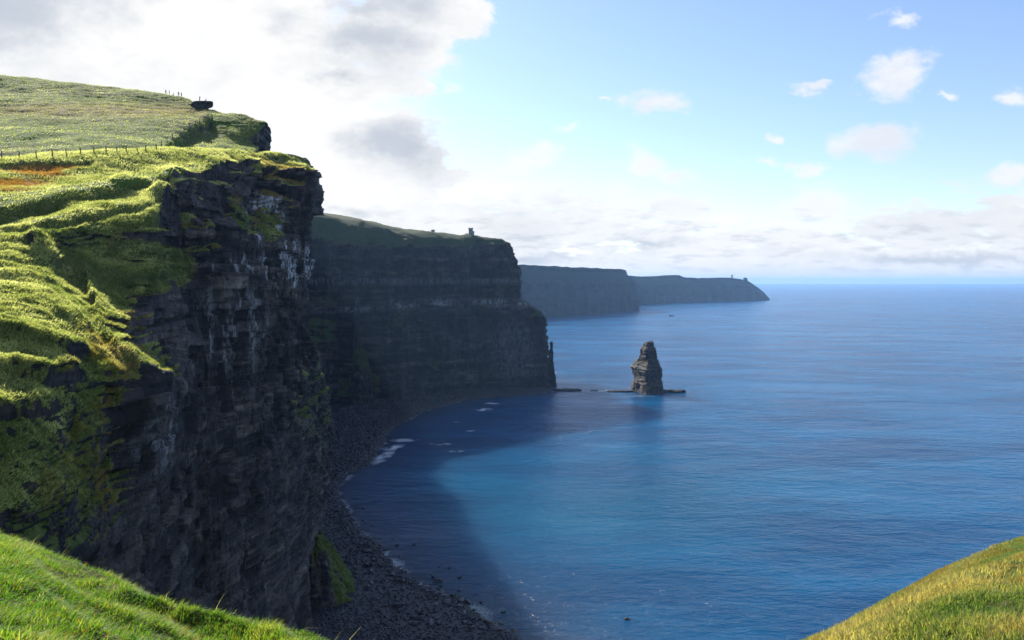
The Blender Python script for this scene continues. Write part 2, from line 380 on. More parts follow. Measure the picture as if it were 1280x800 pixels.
def paintA(q, n, cov, rock):
    px, py = project(q)
    x, y, z = q[..., 0], q[..., 1], q[..., 2]
    nz = fbm(x / 5, y / 5, z / 5, 77, 4); ns = fbm(x / 2.5, y / 2.5, z / 16, 78, 4)
    def E(cx, cy, a, b): return np.clip(1.3 - ((px - cx) / a) ** 2 - ((py - cy) / b) ** 2, 0, 1)
    cov[..., 1] = np.clip((1.7 * E(330, 272, 24, 34) + 1.6 * E(362, 330, 34, 30) + .5 * E(290, 410, 45, 60) + .3 * E(200, 540, 40, 50) + .5 * E(300, 330, 40, 14)) * sstep(ns, -.05, .3) * 1.3, 0, 1) * sstep(rock, .3, .8)
    cov[..., 2] = np.clip((E(60, 213, 65, 9) + E(15, 228, 50, 12)) * sstep(nz, -.3, .1), 0, 1) + .65 * sstep(rock, .12, .35) * (1 - sstep(rock, .5, .9)) * sstep(nz, -.2, .3)
    lane = np.clip(1 - np.abs(py - (252 - .165 * px)) / 10, 0, 1) * (px < 290)
    lane2 = np.clip(1 - np.abs(py - (279 - .12 * px)) / 6, 0, 1) * (px < 230)
    cov[..., 2] = np.maximum(cov[..., 2], .7 * np.clip(E(320, 245, 80, 50) + .6 * E(140, 440, 60, 50) + .5 * E(60, 520, 90, 40), 0, 1) * sstep(nz, -.15, .35) * (1 - 0 * px))
    turf = (px < 200) & (py < 290); cov[..., 0] = np.where(turf, np.maximum(cov[..., 0], .9), cov[..., 0])
    cov[..., 3] = np.clip(.9 * sstep(lane, 0, .6) + .5 * sstep(lane2, 0, .7), 0, 1)
    hol = np.clip(E(150, 335, 105, 40), 0, 1); cov[..., 0] = np.maximum(cov[..., 0], hol * sstep(nz, -.75, -.2)); cov[..., 2] *= (1 - hol)
    low = E(60, 600, 90, 110) + E(395, 490, 30, 80) + E(100, 500, 60, 50)
    cov[..., 0] = np.clip(cov[..., 0] + .8 * np.clip(low, 0, 1) * sstep(nz, -.25, .3) * np.clip(n[..., 2] * 3 + .6, .0, 1), 0, 1)
    cov[..., 3] = np.clip(cov[..., 3] + .4 * np.clip(low, 0, 1), 0, 1)
def ampA(q):
    px, py = project(q)
    return 1 - .62 * sstep(py, 290, 235) * sstep(px, 330, 240)          # the flatter top is smoother
def seg(px, py, pts):
    """signed distance (below = positive) to a picture polyline, and end fade"""
    best = np.full(px.shape, 1e9); sg = np.zeros(px.shape)
    for (x0, y0), (x1, y1) in zip(pts[:-1], pts[1:]):
        dx, dy = x1 - x0, y1 - y0; L2 = dx * dx + dy * dy; u = np.clip(((px - x0) * dx + (py - y0) * dy) / L2, 0, 1)
        ex, ey = px - (x0 + u * dx), py - (y0 + u * dy); d = np.hypot(ex, ey); m_ = d < best
        sgn = np.sign(ey * dx - ex * dy); best = np.where(m_, d, best); sg = np.where(m_, sgn, sg)
    return best * sg
def reliefA(q):
    """banks and turf ridges crossing the headland, found where the photograph shows them"""
    px, py = project(q); x, y, z = q[..., 0], q[..., 1], q[..., 2]
    px = px + 6 * fbm(x / 7, y / 7, z / 7, 201, 3); py = py + 5 * fbm(x / 5, y / 5, z / 5, 202, 3)
    dz = np.zeros(px.shape)
    for pts, h, w1_, w2_ in [([(-200, 300), (0, 262), (101, 237), (150, 231), (203, 222), (304, 206)], 1.9, 5, 26), ([(-200, 300), (0, 281), (70, 274), (169, 258), (215, 238), (250, 226)], 1.1, 3, 12),
                             ([(-100, 215), (0, 206), (110, 200)], .8, 3, 14)]:
        d = seg(px, py, pts); dz -= h * sstep(d, 0, w1_) * sstep(d, w2_, w1_)
    for pts, h, w_ in [([(215, 228), (250, 238), (290, 262), (322, 316)], 2.0, 8), ([(205, 250), (240, 262), (262, 285), (300, 312)], 1.8, 7), ([(262, 205), (300, 222), (345, 232), (380, 246)], 1.3, 6),
                       ([(150, 232), (200, 245), (240, 262)], 1.0, 6), ([(300, 205), (340, 212), (392, 224)], 1.0, 5), ([(232, 300), (270, 300), (318, 318)], 1.8, 6),
                       ([(100, 345), (150, 352), (185, 352)], 1.5, 8), ([(45, 307), (105, 342), (133, 422), (150, 450), (200, 489)], 1.5, 8), ([(0, 425), (60, 440), (100, 452)], 1.5, 7), ([(20, 470), (60, 480), (90, 478)], 1.3, 6), ([(-40, 505), (0, 520), (60, 512)], 1.2, 7)]:
        d = seg(px, py, pts); dz += h * (sstep(d, -3.2 * w_, 0) * (d <= 0) + sstep(d, w_ * 1.0, 0) * (d > 0))
    zz = z + 1.5 * fbm(x / 18, y / 18, 0 * x, 503, 3)
    dz += .28 * np.abs(np.sin(zz * 2.3)) * sstep(py, 260, 310) * sstep(px, 260, 180) * sstep(py, 500, 455)
    q[..., 2] += dz
def turfA(q):
    px, py = project(q); x, y, z = q[..., 0], q[..., 1], q[..., 2]; e_ = np.clip(1.2 - ((px - 268) / 70) ** 2 - ((py - 262) / 42) ** 2, 0, 1); return np.where((px < 200) & (py < 288), -.9, 0.0) - .8 * sstep(px, 170, 120) * sstep(py, 740, 680) + e_ * 1.6 * sstep(fbm(x / 7, y / 7, z / 4, 402, 4), -.12, .12)
oA, qA, nA, covA = build_loft('headland', ctrl, A_su, A_sv, M_near, True, 5, steep=(.40, .62), big=(26, 1.9), med=(3.4, .75), fine=(1.25, .5), st=((7, 14, 2.8), (2.5, 6, 1.6), (1.15, 3, .7)), gully=(20, 4.5), rockz=turfA, amp=ampA, paint=paintA, pre=reliefA)
print('headland verts', qA.shape, 'mean nz', float(nA[..., 2].mean()))

# ------------------------------------------------------------------ hillside behind with its two crags
B_cols = [
 [(-300,150,420),(-300,92,330),(-300,115,275),(-300,140,225),(-300,170,182),(-300,205,146)],
 [(-110,150,420),(-110,97,325),(-110,118,272),(-110,143,224),(-110,172,184),(-110,205,150)],
 [(0,150,420),(0,100,320),(0,120,270),(0,145,222),(0,172,186),(0,204,153)],
 [(70,150,415),(70,104,318),(70,122,272),(70,146,226),(70,172,190),(70,200,160)],
 [(130,150,410),(130,109,314),(130,125,276),(130,146,233),(130,170,199),(130,197,167)],
 [(190,155,400),(190,115.5,308),(190,129,280),(190,147,243),(192,168,210),(193,196,178)],
 [(235,160,390),(235,126,300),(236,135,286),(236,149,254),(232,168,222),(228,197,190)],
 [(246,163,385),(246,137,296),(246,141,285),(247,151,256),(243,168,227),(238,198,192)],
 [(266,165,380),(266,141,290),(264,142,280),(262,151,258),(256,168,234),(252,200,196)],
 [(296,175,360),(298,149,272),(296,155,262),(291,168,252),(288,184,240),(288,204,206)],
 [(318,185,340),(321,156,266),(321,161,260),(318,172,256),(316,186,252),(318,210,220)],
 [(326,190,330),(330,158,268),(330,163,264),(327,174,262),(324,188,262),(326,230,256)],
]
ctrl = []
for col in B_cols:
    if col[0][0] < 260: col[-1] = (col[-1][0], col[-1][1] + 26, col[-1][2] - 6)
    c = [P(*k) for k in col]; e = c[-1].copy(); e[2] -= 35; e[1] += 6; c.append(e); ctrl.append(c)
ctrl.append([p + np.array([-8, 22, -3]) for p in ctrl[-1]]); ctrl.append([p + np.array([-60, 60, -8]) for p in ctrl[-2]])
B_su = [20, 20, 40, 40, 45, 45, 20, 30, 45, 40, 30, 16, 8]; B_sv = [16, 40, 50, 55, 55, 10]
def paintB(q, n, cov, rock):
    px, py = project(q); x, y, z = q[..., 0], q[..., 1], q[..., 2]
    cov[..., 3] = .8 * sstep(fbm(x / 30, y / 30, z / 30, 91, 3), -.3, .3) * (py > 120)
    cov[..., 2] = .35 * np.exp(-((py - 137) / 9) ** 2) * (px < 260)
    cov[..., 0] = np.where(px < 250, np.maximum(cov[..., 0], .85), cov[..., 0])
def bankB(q):
    px, py = project(q)
    u = ((px - 197) * 65 + (188 - py) * 40) / 76.3; d = ((px - 197) * 40 - (188 - py) * 65) / 76.3     # along / across the bank
    w_ = sstep(u, -6, 6) * sstep(u, 84, 72)
    q[..., 2] -= 2.6 * w_ * sstep(d, -1, 5) * sstep(d, 42, 12)
    x, y, z = q[..., 0], q[..., 1], q[..., 2]; zz = z + 2.2 * fbm(x / 40, y / 40, 0 * x, 501, 3)
    q[..., 2] += .34 * (.35 + .65 * sstep(py, 160, 130)) * np.abs(np.sin(zz * 1.9)) * (.3 + .7 * sstep(fbm(x / 30, y / 30, 0 * x, 502, 3), -.2, .2))
oB, qB, nB, covB = build_loft('hillside', ctrl, B_su, B_sv, M_near, True, 15, steep=(.30, .55), big=(45, 3.5), med=(10, 1.0), fine=(2.4, .35), st=((5, 9, 1.6), (1.8, 4, 1.2), (.8, 2, .5)), gully=(16, 1.5),
                              paint=paintB, pre=bankB, rockz=lambda q: np.where((project(q)[0] > 258) & (project(q)[1] > 158), .25, -.8))

# ledge of rock that juts from the skyline
def crag(name, prof, Y, depth, mat, seed, n=60, m=26, th=1.0, slant=0.0):
    """prof: list of (py, left px, right px) top to bottom"""
    rows = []
    for py, l, r in prof:
        a = P(l, py, Y); b = P(r, py, Y); c = (a + b) / 2; rx = (b[0] - a[0]) / 2
        ang = np.linspace(0, 2 * np.pi, n, endpoint=False)
        ca, sa = np.cos(ang), np.sin(ang)
        k = 1.0 / np.maximum(np.abs(ca), np.abs(sa)) ** .75
        rows.append(np.stack([c[0] + rx * ca * np.minimum(k, 1.0 / np.maximum(np.abs(ca), .3)), c[1] + depth * .5 + depth * .5 * sa * k, np.full(n, c[2])], -1))
    rows.append(rows[0] * .999); rows = rows[:-1]
    q = np.array(rows); sv = [m // max(1, len(prof) - 1) + 1] * (len(prof) - 1)
    q = catmull(q, sv)
    q[..., 0] += (q[..., 1] - Y) * slant
    cen = q.mean(axis=1, keepdims=True); d = q - cen; d[..., 2] = 0; L = np.linalg.norm(d, axis=-1, keepdims=True) + 1e-6
    z = q[..., 2]; s = np.arctan2(d[..., 1], d[..., 0]) * L[..., 0].mean()
    off = th * ((strata(z, s + 50, 1.6 * th, 3 * th, seed) - .5) * 1.2 + (strata(z, s + 50, .6 * th, 1.2 * th, seed + 1) - .5) * .6 + fbm(q[..., 0] / 3, q[..., 1] / 3, z / 3, seed, 3) * .8)
    q = q + d / L * off[..., None]
    top = q[0].mean(axis=0); bot = q[-1].mean(axis=0)
    nv = n; nu = q.shape[0]
    V_ = np.concatenate([q.reshape(-1, 3), [top], [bot]]); i = np.arange(nu - 1)[:, None] * nv + np.arange(nv)[None, :]; j = np.arange(nu - 1)[:, None] * nv + (np.arange(nv)[None, :] + 1) % nv
    F4 = np.stack([i, i + nv, j + nv, j], -1).reshape(-1, 4)
    tf = np.stack([np.full(nv, nu * nv), np.arange(nv), (np.arange(nv) + 1) % nv, np.full(nv, nu * nv)], -1)
    me = bpy.data.meshes.new(name)
    faces = [tuple(f) for f in F4.tolist()] + [(nu * nv, a, (a + 1) % nv) for a in range(nv)] + [(nu * nv + 1, (nu - 1) * nv + (a + 1) % nv, (nu - 1) * nv + a) for a in range(nv)]
    me.from_pydata(V_.tolist(), [], faces); me.update()
    bm = bmesh.new(); bm.from_mesh(me); bmesh.ops.recalc_face_normals(bm, faces=bm.faces); bm.to_mesh(me); bm.free()
    a = me.color_attributes.new('cover', 'FLOAT_COLOR', 'POINT'); cov = np.zeros((len(V_), 4), np.float32)
    cov[:, 0] = .0; a.data.foreach_set('color', cov.ravel())
    return link(name, me, mat), q
ledge, _ = crag('rock_ledge', [(126.0, 241, 265), (126.8, 240, 267), (128.1, 238, 266.5), (129.4, 236, 261.5), (131, 230, 261.5), (135, 226, 260.5), (140, 230, 262), (146, 228, 264)], 287, 9, M_near, 4, th=.3, slant=-.42)
tag(ledge, kind='structure')

# ------------------------------------------------------------------ coast hidden behind the headland (it shades the cove)
foot = [(-100, 395), (-117, 430), (-141, 520), (-173, 620), (-201, 720), (-224, 800), (-215, 850)]
ctrl = []
for i, (x, y) in enumerate(foot):
    k = [.45, .9, 1, 1, 1, 1, 1][i]
    h = [110, 184, 200, 206, 210, 212, 208][i]
    ctrl.append([np.array(v, float) for v in ((x - 260, y + 60, h - 20), (x - 120, y + 30, h + 2), (x - 20, y + 5, h), (x - 12, y, h * .84), (x - 8, y, h * .5), (x - 5, y - 2, h * .15), (x, y - 3, -4))])
build_loft('rear_headland', ctrl, [16, 30, 36, 36, 30, 20], [8, 20, 14, 30, 30, 14], M_mid, True, 33, st=((12, 20, 4), (4, 9, 1.6), (2, 5, .8)), gully=(35, 5), big=(60, 4), med=(16, 1.5), fine=(5, .4))

# ------------------------------------------------------------------ green buttress at the cliff foot
def cone(name, cx, cy, prof, seed, mat, asp=1.0, n=150, nz_=110, green=None):
    zz = np.array([p[0] for p in prof], float); rr = np.array([p[1] for p in prof], float); ox = np.array([p[2] for p in prof]); oy = np.array([p[3] for p in prof])
    z = np.linspace(zz[0], zz[-1], nz_); ang = np.linspace(0, 2 * np.pi, n)
    r = np.interp(z, zz[::-1], rr[::-1]); X = np.interp(z, zz[::-1], ox[::-1]); Yo = np.interp(z, zz[::-1], oy[::-1])
    Zg = z[:, None] + 0 * ang; Rg = r[:, None] * (1 + .0 * ang)
    x0 = cx + X[:, None] + Rg * np.cos(ang); y0 = cy + Yo[:, None] + Rg * asp * np.sin(ang)
    sc_ = max(rr) / 10
    d = 1.6 * sc_ * fbm(np.cos(ang)[None, :] * 3 + 0 * Zg, np.sin(ang)[None, :] * 3 + 0 * Zg, Zg / 30, seed, 4) + .9 * sc_ * fbm(x0 / 3, y0 / 3, Zg / 3, seed + 4, 4)
    d = d + .7 * (strata(Zg, ang * 12 + 0 * Zg, 2.2, 3, seed) - .5) + .4 * (strata(Zg, ang * 12 + 0 * Zg, .8, 1.2, seed) - .5)
    d[:, -1] = d[:, 0]
    d = d * 1.7 * np.clip(r / 4, .1, 1)[:, None]
    q = np.stack([x0 + d * np.cos(ang), y0 + d * np.sin(ang), Zg], -1)
    cov = np.zeros(q.shape[:2] + (4,), np.float32)
    if green: cov[..., 0] = green(q); cov[..., 3] = .25 * cov[..., 0]; cov[..., 2] = np.where(cov[..., 0] < .5, np.clip(.5 + .6 * fbm(q[..., 0] / 3, q[..., 1] / 3, q[..., 2] / 3, 6, 3), 0, 1), 0)
    me = mesh_np(name, q.reshape(-1, 3), grid_faces(*q.shape[:2])[:, ::-1], cov.reshape(-1, 4)); return link(name, me, mat), q
b1, _ = cone('rock_buttress', -83, 322, [(34, .5, -6, 6), (30, 4, -5, 5), (22, 8, -3, 3), (10, 13, -1, 1), (0, 17, 0, 0), (-4, 19, 0, 0)], 3, M_near, 1.2,
     green=lambda q: np.clip(1.1 * sstep(fbm(q[..., 0] / 4, q[..., 1] / 4, q[..., 2] / 12, 8, 4) + .4 * (q[..., 0] + 84) / 12, .0, .35), 0, 1))
tag(b1, kind='structure')
b2, _ = cone('rock_buttress', -170, 838, [(68, 1, -2, 8), (60, 9, -1, 5), (40, 13, 0, 2), (20, 17, 0, 0), (0, 20, 0, 0), (-4, 21, 0, 0)], 9, M_mid, 1.3,
     green=lambda q: np.clip(sstep(fbm(q[..., 0] / 10, q[..., 1] / 10, q[..., 2] / 20, 8, 3) + (q[..., 2] - 34) / 40, -.1, .4), 0, 1))
tag(b2, kind='structure')

# ------------------------------------------------------------------ middle headland
H2 = [
 (300, [(300,262,1150),(300,262,850),(300,290,815),(300,330,806),(300,374,800),(300,392,794),(300,412,790),(300,462,783),None], 770),
 (345, [(345,262,1170),(345,263,865),(345,292,830),(345,330,820),(345,374,814),(345,392,806),(345,412,802),(345,462,793),None], 780),
 (390, [(390,270,1200),(390,266,880),(390,297,842),(390,332,832),(390,374,825),(390,390,818),(390,412,812),(390,462,803),None], 792),
 (430, [(430,277,1220),(430,272,905),(430,302,860),(430,334,852),(430,374,846),(430,390,838),(430,412,833),(430,462,826),None], 812),
 (470, [(470,284,1240),(470,280,930),(470,306,885),(470,335,878),(470,374,872),(470,389,864),(470,412,858),(470,462,850),None], 838),
 (510, [(510,291,1260),(510,288.5,955),(510,308,915),(510,336,908),(510,375,902),(510,388,893),(510,412,888),(510,462,880),None], 868),
 (550, [(550,295,1280),(550,292,980),(550,308,945),(550,338,936),(550,375,930),(550,388,922),(550,412,916),(550,462,908),None], 898),
 (590, [(590,299,1300),(590,296,1000),(590,310,972),(590,338,964),(590,376,958),(590,388,950),(592,412,945),(594,462,938),None], 928),
 (615, [(540,301,1310),(614,299,1015),(616,312,995),(618,340,986),(622,376,982),(626,387,975),(630,410,968),(636,460,962),None], 955),
 (640, [(500,304,1320),(626,301,1022),(637,320,1012),(642,343,1008),(646,375,1004),(652,385,998),(660,401,992),(668,450,988),None], 980),
 (697, [(440,308,1400),(624,305,1035),(640,323,1024),(646,345,1020),(650,375,1018),(662,386,1014),(680.5,399,1010),(686,445,1006),None], 1003),
]
ctrl = []
for k, (fx, col, fy) in enumerate(H2):
    c = [P(*v) for v in col[:-1]]
    fxx = {640: 678, 697: 696}.get(fx, fx + (12 if fx == 615 else 0))
    c.append(np.array([(fxx - 640) / F * fy, fy, -4.0])); ctrl.append(c)
ctrl.append([p + np.array([-8, 30, -3]) for p in ctrl[-1]])
ctrl.append([p + np.array([-220, 160, -3]) for p in ctrl[-2]])
def pre2(q):
    x, y, z = q[..., 0], q[..., 1], q[..., 2]; m_ = sstep(z, 20, 60) * sstep(z, 195, 150)
    q[..., 2] += 9 * m_ * fbm(x / 55, y / 55, 0 * x, 88, 4)
    q[..., 1] -= 0 * x
def paint2(q, n, cov, rock):
    px, py = project(q); x, y, z = q[..., 0], q[..., 1], q[..., 2]
    nz = fbm(x / 18, y / 18, z / 18, 7, 4)
    def E(cx, cy, a, b): return np.clip(1.3 - ((px - cx) / a) ** 2 - ((py - cy) / b) ** 2, 0, 1)
    up = .9 * sstep(py, 322, 290) * sstep(nz, -.45, .0)
    cov[..., 0] = np.clip(cov[..., 0] + .9 * up + (E(503, 398, 14, 14) + 1.3 * E(448, 478, 30, 36) + 1.1 * E(540, 485, 14, 34) + .9 * E(405, 425, 24, 60) + .9 * E(655, 392, 26, 9)) * sstep(nz, -.5, .1), 0, 1)
    cov[..., 0] *= np.where(py > 345, sstep(fbm(x / 20, y / 20, z / 6, 71, 4), -.15, .3), 1)
    cov[..., 3] = .35
    cov[..., 1] = np.clip(np.exp(-((z - 112) / 5) ** 2) * 1.0 * sstep(fbm(x / 30, y / 30, z / 8, 19, 3), -.2, .3) + .35 * np.exp(-((z - 140) / 4) ** 2) + .25 * E(640, 440, 30, 40), 0, 1)
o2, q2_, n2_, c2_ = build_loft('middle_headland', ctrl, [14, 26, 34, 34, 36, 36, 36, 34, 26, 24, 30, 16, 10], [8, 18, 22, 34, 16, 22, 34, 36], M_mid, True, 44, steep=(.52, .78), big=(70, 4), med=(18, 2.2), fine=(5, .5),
           st=((13, 26, 5.0), (5, 11, 3.2), (2.3, 6, 1.8)), gully=(34, 11), paint=paint2, pre=pre2)

# ------------------------------------------------------------------ far headlands
def far_headland(name, cols, seed, mat, su, edge_off, kk, paint=None, ys=1.0):
    ctrl = []
    for px, crest, Yc, footY, footpx in cols:
        Yc, footY = Yc * ys, footY * ys
        top = P(px, crest, Yc); ft = np.array([(footpx - 640) / F * footY, footY, -8.0])
        c = [top + np.array([-60, 900 * kk, -8]), top, top * .93 + ft * .07 + np.array([0, 0, -2.0])]
        for a, b in ((.25, .62), (.5, .8), (.78, .93)):
            p = top * (1 - a) + ft * a; p[:2] = top[:2] * (1 - b) + ft[:2] * b; c.append(p)
        c.append(ft); ctrl.append(c)
    e = ctrl[-1]; ctrl.append([p + np.array(edge_off) for p in e]); ctrl.append([p + np.array([edge_off[0] * 6, edge_off[1] * 5, -6]) for p in e])
    su = su + [8, 6]
    return build_loft(name, ctrl, su, [6, 10, 20, 24, 24, 18], mat, True, seed, steep=(.3, .6), big=(160 * kk, 6 * kk), med=(60 * kk, 5 * kk), fine=(20, .8), st=((26, 60, 8 * kk), (10, 25, 4 * kk), (5, 14, 2)), gully=(90 * kk, 16 * kk), paint=paint)
def paint3(q, n, cov, rock):
    cov[..., 0] = np.clip(cov[..., 0] + sstep(q[..., 2] + 25 * fbm(q[..., 0] / 90, q[..., 1] / 90, q[..., 2] / 90, 3, 3), 165, 205) * .7, 0, 1); cov[..., 3] = .5
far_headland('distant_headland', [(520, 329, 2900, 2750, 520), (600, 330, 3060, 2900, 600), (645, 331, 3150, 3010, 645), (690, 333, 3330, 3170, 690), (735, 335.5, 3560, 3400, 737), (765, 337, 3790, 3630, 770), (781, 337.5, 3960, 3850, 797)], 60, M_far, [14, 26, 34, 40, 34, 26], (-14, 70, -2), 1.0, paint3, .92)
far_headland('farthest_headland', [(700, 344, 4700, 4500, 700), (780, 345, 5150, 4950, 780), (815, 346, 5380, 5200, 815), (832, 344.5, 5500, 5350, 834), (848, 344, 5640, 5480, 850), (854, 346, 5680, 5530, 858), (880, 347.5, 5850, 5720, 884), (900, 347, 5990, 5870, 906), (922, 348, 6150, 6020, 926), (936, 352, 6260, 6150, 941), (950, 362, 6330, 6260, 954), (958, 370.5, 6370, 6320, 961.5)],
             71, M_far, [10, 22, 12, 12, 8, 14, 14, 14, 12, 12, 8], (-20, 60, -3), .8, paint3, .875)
hh, _ = crag('headland_outcrop', [(347, 931, 933), (347.8, 930.3, 934.3), (350, 930, 934.8), (353, 928, 936), (357, 922, 938)], 5430, 30, M_far, 14, 30, 14, 2.0)
tag(hh, kind='structure')

# ------------------------------------------------------------------ sea stack
root = empty('sea_stack', P(808, 496, 942) * np.array([1, 1, 0]))
tag(root, 'tall dark layered rock stack standing in the sea beyond the middle cliff', 'sea stack')
def stack_mesh():
    prof = [(426.5, 811, 816), (428.5, 806, 816.6), (433, 804, 817.5), (438, 800.5, 819), (446, 799.5, 820), (451, 798, 822), (456, 794, 824), (460, 790.3, 826), (468, 791, 827), (477, 792, 826), (483, 791, 826), (487, 789.5, 827), (492, 788, 828), (496, 787, 829), (499, 787, 829)]
    n = 220; rows = []
    ang = np.linspace(-np.pi, np.pi, n)
    for k, (py, l, r) in enumerate(prof):
        Y = 955
        a = P(l, py, Y); b = P(r, py, Y); c = (a + b) / 2; rx = (b[0] - a[0]) / 2 / 1.07; ry = rx * .95 + 3
        # section: a fin whose lit long side faces left, its end turned to the viewer
        ca, sa = np.cos(ang), np.sin(ang); k_ = 1 / (np.abs(ca) ** 7.0 + np.abs(sa) ** 7.0) ** (1 / 7.0)
        lx, ly = k_ * ca, k_ * sa * (1.9 if py > 450 else 1.4)
        th_ = .27; sx = lx * math.cos(th_) - ly * math.sin(th_); sy = lx * math.sin(th_) + ly * math.cos(th_)
        f_ = rx / np.abs(sx).max()
        rows.append(np.stack([c[0] + sx * f_, c[1] + sy * f_, np.full(n, c[2])], -1))
    rows = np.array(rows); tt_ = np.linspace(0, len(prof) - 1, 200); i0 = np.minimum(tt_.astype(int), len(prof) - 2); fr = (tt_ - i0)[:, None, None]; q = rows[i0] * (1 - fr) + rows[i0 + 1] * fr
    z = q[..., 2]; s = ang[None, :] * 16 + 0 * z + 100
    d = 1.1 * fbm(q[..., 0] / 7, q[..., 1] / 7, z / 7, 5, 4) + 1.8 * (strata(z, s, 5.2, 8, 3) - .5) + 1.7 * (strata(z, s, 2.1, 4, 4) - .5) + 3.6 * (strata(z / 14, s, 1.0, 3.2, 9) - .5) + 1.0 * (strata(z, s, .9, 2.4, 4) - .5)
    d = d * np.clip((75 - z) / 16, .25, 1); d[:, -1] = d[:, 0]
    q[..., 0] += d * np.cos(ang); q[..., 1] += d * np.sin(ang)
    # jagged crown
    zt = sstep(z, 62, 68); q[..., 2] += zt * 8 * fbm(q[..., 0] / 3, q[..., 1] / 3, 0 * z, 6, 3); cov_t = strata(z, s, 2.1, 4, 4)
    cov = np.zeros(q.shape[:2] + (4,), np.float32)
    nz = fbm(q[..., 0] / 5, q[..., 1] / 5, z / 5, 15, 3)
    cov[..., 2] = np.clip(cov_t * 1.2 - .1, 0, 1)
    cov[..., 1] = .22 * sstep(np.sin(z / 2.2 + 2 * nz), .2, .9) * sstep(nz, -.3, .2)
    cov[..., 0] = .9 * sstep(nz, -.1, .2) * (np.exp(-((z - 41) / 5) ** 2) + np.exp(-((z - 8) / 4) ** 2)) * (np.cos(ang)[None, :] < .1)
    q = q - np.array(root.location)
    Vv = np.concatenate([q.reshape(-1, 3), [q[0].mean(axis=0)]])
    me = mesh_np('rock_tower', q.reshape(-1, 3), grid_faces(*q.shape[:2]), cov.reshape(-1, 4)); return me
M_stack = land_material('stack_rock', .7, 1.4, .5)
me = stack_mesh(); link('rock_tower', me, M_stack, root)
# cap closing the crown
bm = bmesh.new(); p0 = np.array(me.vertices[0].co)
ring = [bm.verts.new(me.vertices[i].co) for i in range(0, 219)]
cc = bm.verts.new(sum((v.co for v in ring), Vector()) / len(ring) + Vector((0, 0, .8)))
for i in range(219): bm.faces.new((ring[i], ring[(i + 1) % 219], cc))
bm_obj('crown', bm, M_stack, root)

def reef(name, outline, Y, h, seed, parent=None, mat=None):
    """low flat rock shelf; outline along x in px, thickness in px above the water"""
    pts = []
    a = P(outline[0], HOR + 133000 / Y, Y)[0]; b = P(outline[1], HOR + 133000 / Y, Y)[0]
    n, m = 90, 40; dep = outline[2]
    u = np.linspace(-1, 1, n)[:, None]; v = np.linspace(-1, 1, m)[None, :]
    x = (a + b) / 2 + u * (b - a) / 2 + 0 * v; wv = dep * np.sqrt(np.clip(1 - u ** 2, 0.02, 1)) * (1 + .25 * fbm(u * 4 + seed, 0 * u, 0 * u, seed, 3)); y = Y + v * wv
    edge = np.clip(1 - np.maximum(u ** 8, v ** 6), 0, 1)
    z = -1.5 + (h + 1.5) * sstep(edge, 0, .7) * (.75 + .3 * fbm(x / 5, y / 5, 0 * x, seed, 3)) + .5 * (hsh(np.floor(x / 2.5).astype(int), np.floor(y / 3).astype(int), 1, seed) - .5) * edge
    q = np.stack([x, y, z], -1); cov = np.zeros(q.shape[:2] + (4,), np.float32)
    if parent is not None: q = q - np.array(parent.location)
    me = mesh_np(name, q.reshape(-1, 3), grid_faces(n, m), cov.reshape(-1, 4)); return link(name, me, mat or M_stack, parent)
reef('rock_shelf', (758, 795, 6), 957, 2.2, 21, root)
reef('rock_shelf', (820, 858, 7), 950, 4.0, 22, root)
r1 = reef('reef', (690, 728, 9), 965, 2.4, 23); tag(r1, 'low flat rock shelf running out from the foot of the middle cliff into the sea', 'reef')
r2 = reef('reef', (737, 748, 3), 966, 1.3, 24); tag(r2, 'small dark rock just above water between the middle cliff and the stack', 'reef')
r3 = reef('reef', (836, 842.5, 8), 3010, 5.0, 25); tag(r3, 'tiny dark rock awash with foam far out beyond the stack', 'reef')
pn, _ = crag('rock_pinnacle', [(427.2, 689.5, 690.8), (428.5, 687.8, 691.2), (431, 687.5, 691.2), (434, 688.2, 690.8), (440, 687, 691.5), (452, 685, 692), (468, 684, 694), (492, 682, 698)], 1000, 8, M_mid, 8, 40, 30, .9)
tag(pn, 'slender rock pinnacle standing against the seaward edge of the middle cliff', 'rock pinnacle')

# ------------------------------------------------------------------ cove: waterline, beach
WL = [(800, 640), (796, 618), (775, 596), (760, 580), (736, 520), (712, 488), (688, 466), (668, 442), (636, 426), (612, 418), (598, 430), (580, 458), (560, 474), (536, 488), (514, 530), (501, 580), (491, 690)]
wy = np.array([133000 / (a - HOR) for a, b in WL]); wx = np.array([(b - 640) / F for a, b in WL]) * wy
wy = np.concatenate([[40, 150, 230, 270], wy, [1100, 1500]]); wx = np.concatenate([[70, 45, 30, 14], wx, [55, 55]])
def shore(x, y):
    return np.interp(y, wy, wx) - x + 3.5 * fbm(x / 14, y / 14, 0 * x, 64, 4)
gx = np.arange(-260, 130, 1.6); gy = np.arange(150, 1010, 2.0)
X, Yg = np.meshgrid(gx, gy, indexing='ij'); D = shore(X, Yg)
Z = np.where(D > 0, np.minimum(D * .09, 7), np.maximum(D * .22, -6)) - .25 + .3 * fbm(X / 5, Yg / 5, 0 * X, 3, 4) + .25 * ridged(X / 2.5, Yg / 2.5, 0 * X, 4, 3)-.2
cov = np.zeros(X.shape + (4,), np.float32)
mb, t, out = material('wet_shingle'); geo = t.new('ShaderNodeNewGeometry')
vor = t.new('ShaderNodeTexVoronoi'); t.l.new(geo.outputs['Position'], vor.inputs[0]); vor.inputs['Scale'].default_value = .9
col = t.mix(t.ss(t.noise(geo.outputs['Position'], .12, 5, .65), .35, .65), (.010, .009, .011, 1), (.035, .028, .028, 1))
col = t.mix(.6, col, t.mix(t.math('MULTIPLY', vor.outputs['Color'], 1.0), (.008, .008, .010, 1), (.05, .042, .042, 1)))
bs = principled(t, col, .55, t.bump(vor.outputs['Distance'], .8, .8), .4); t.l.new(bs.outputs[0], out.inputs[0])
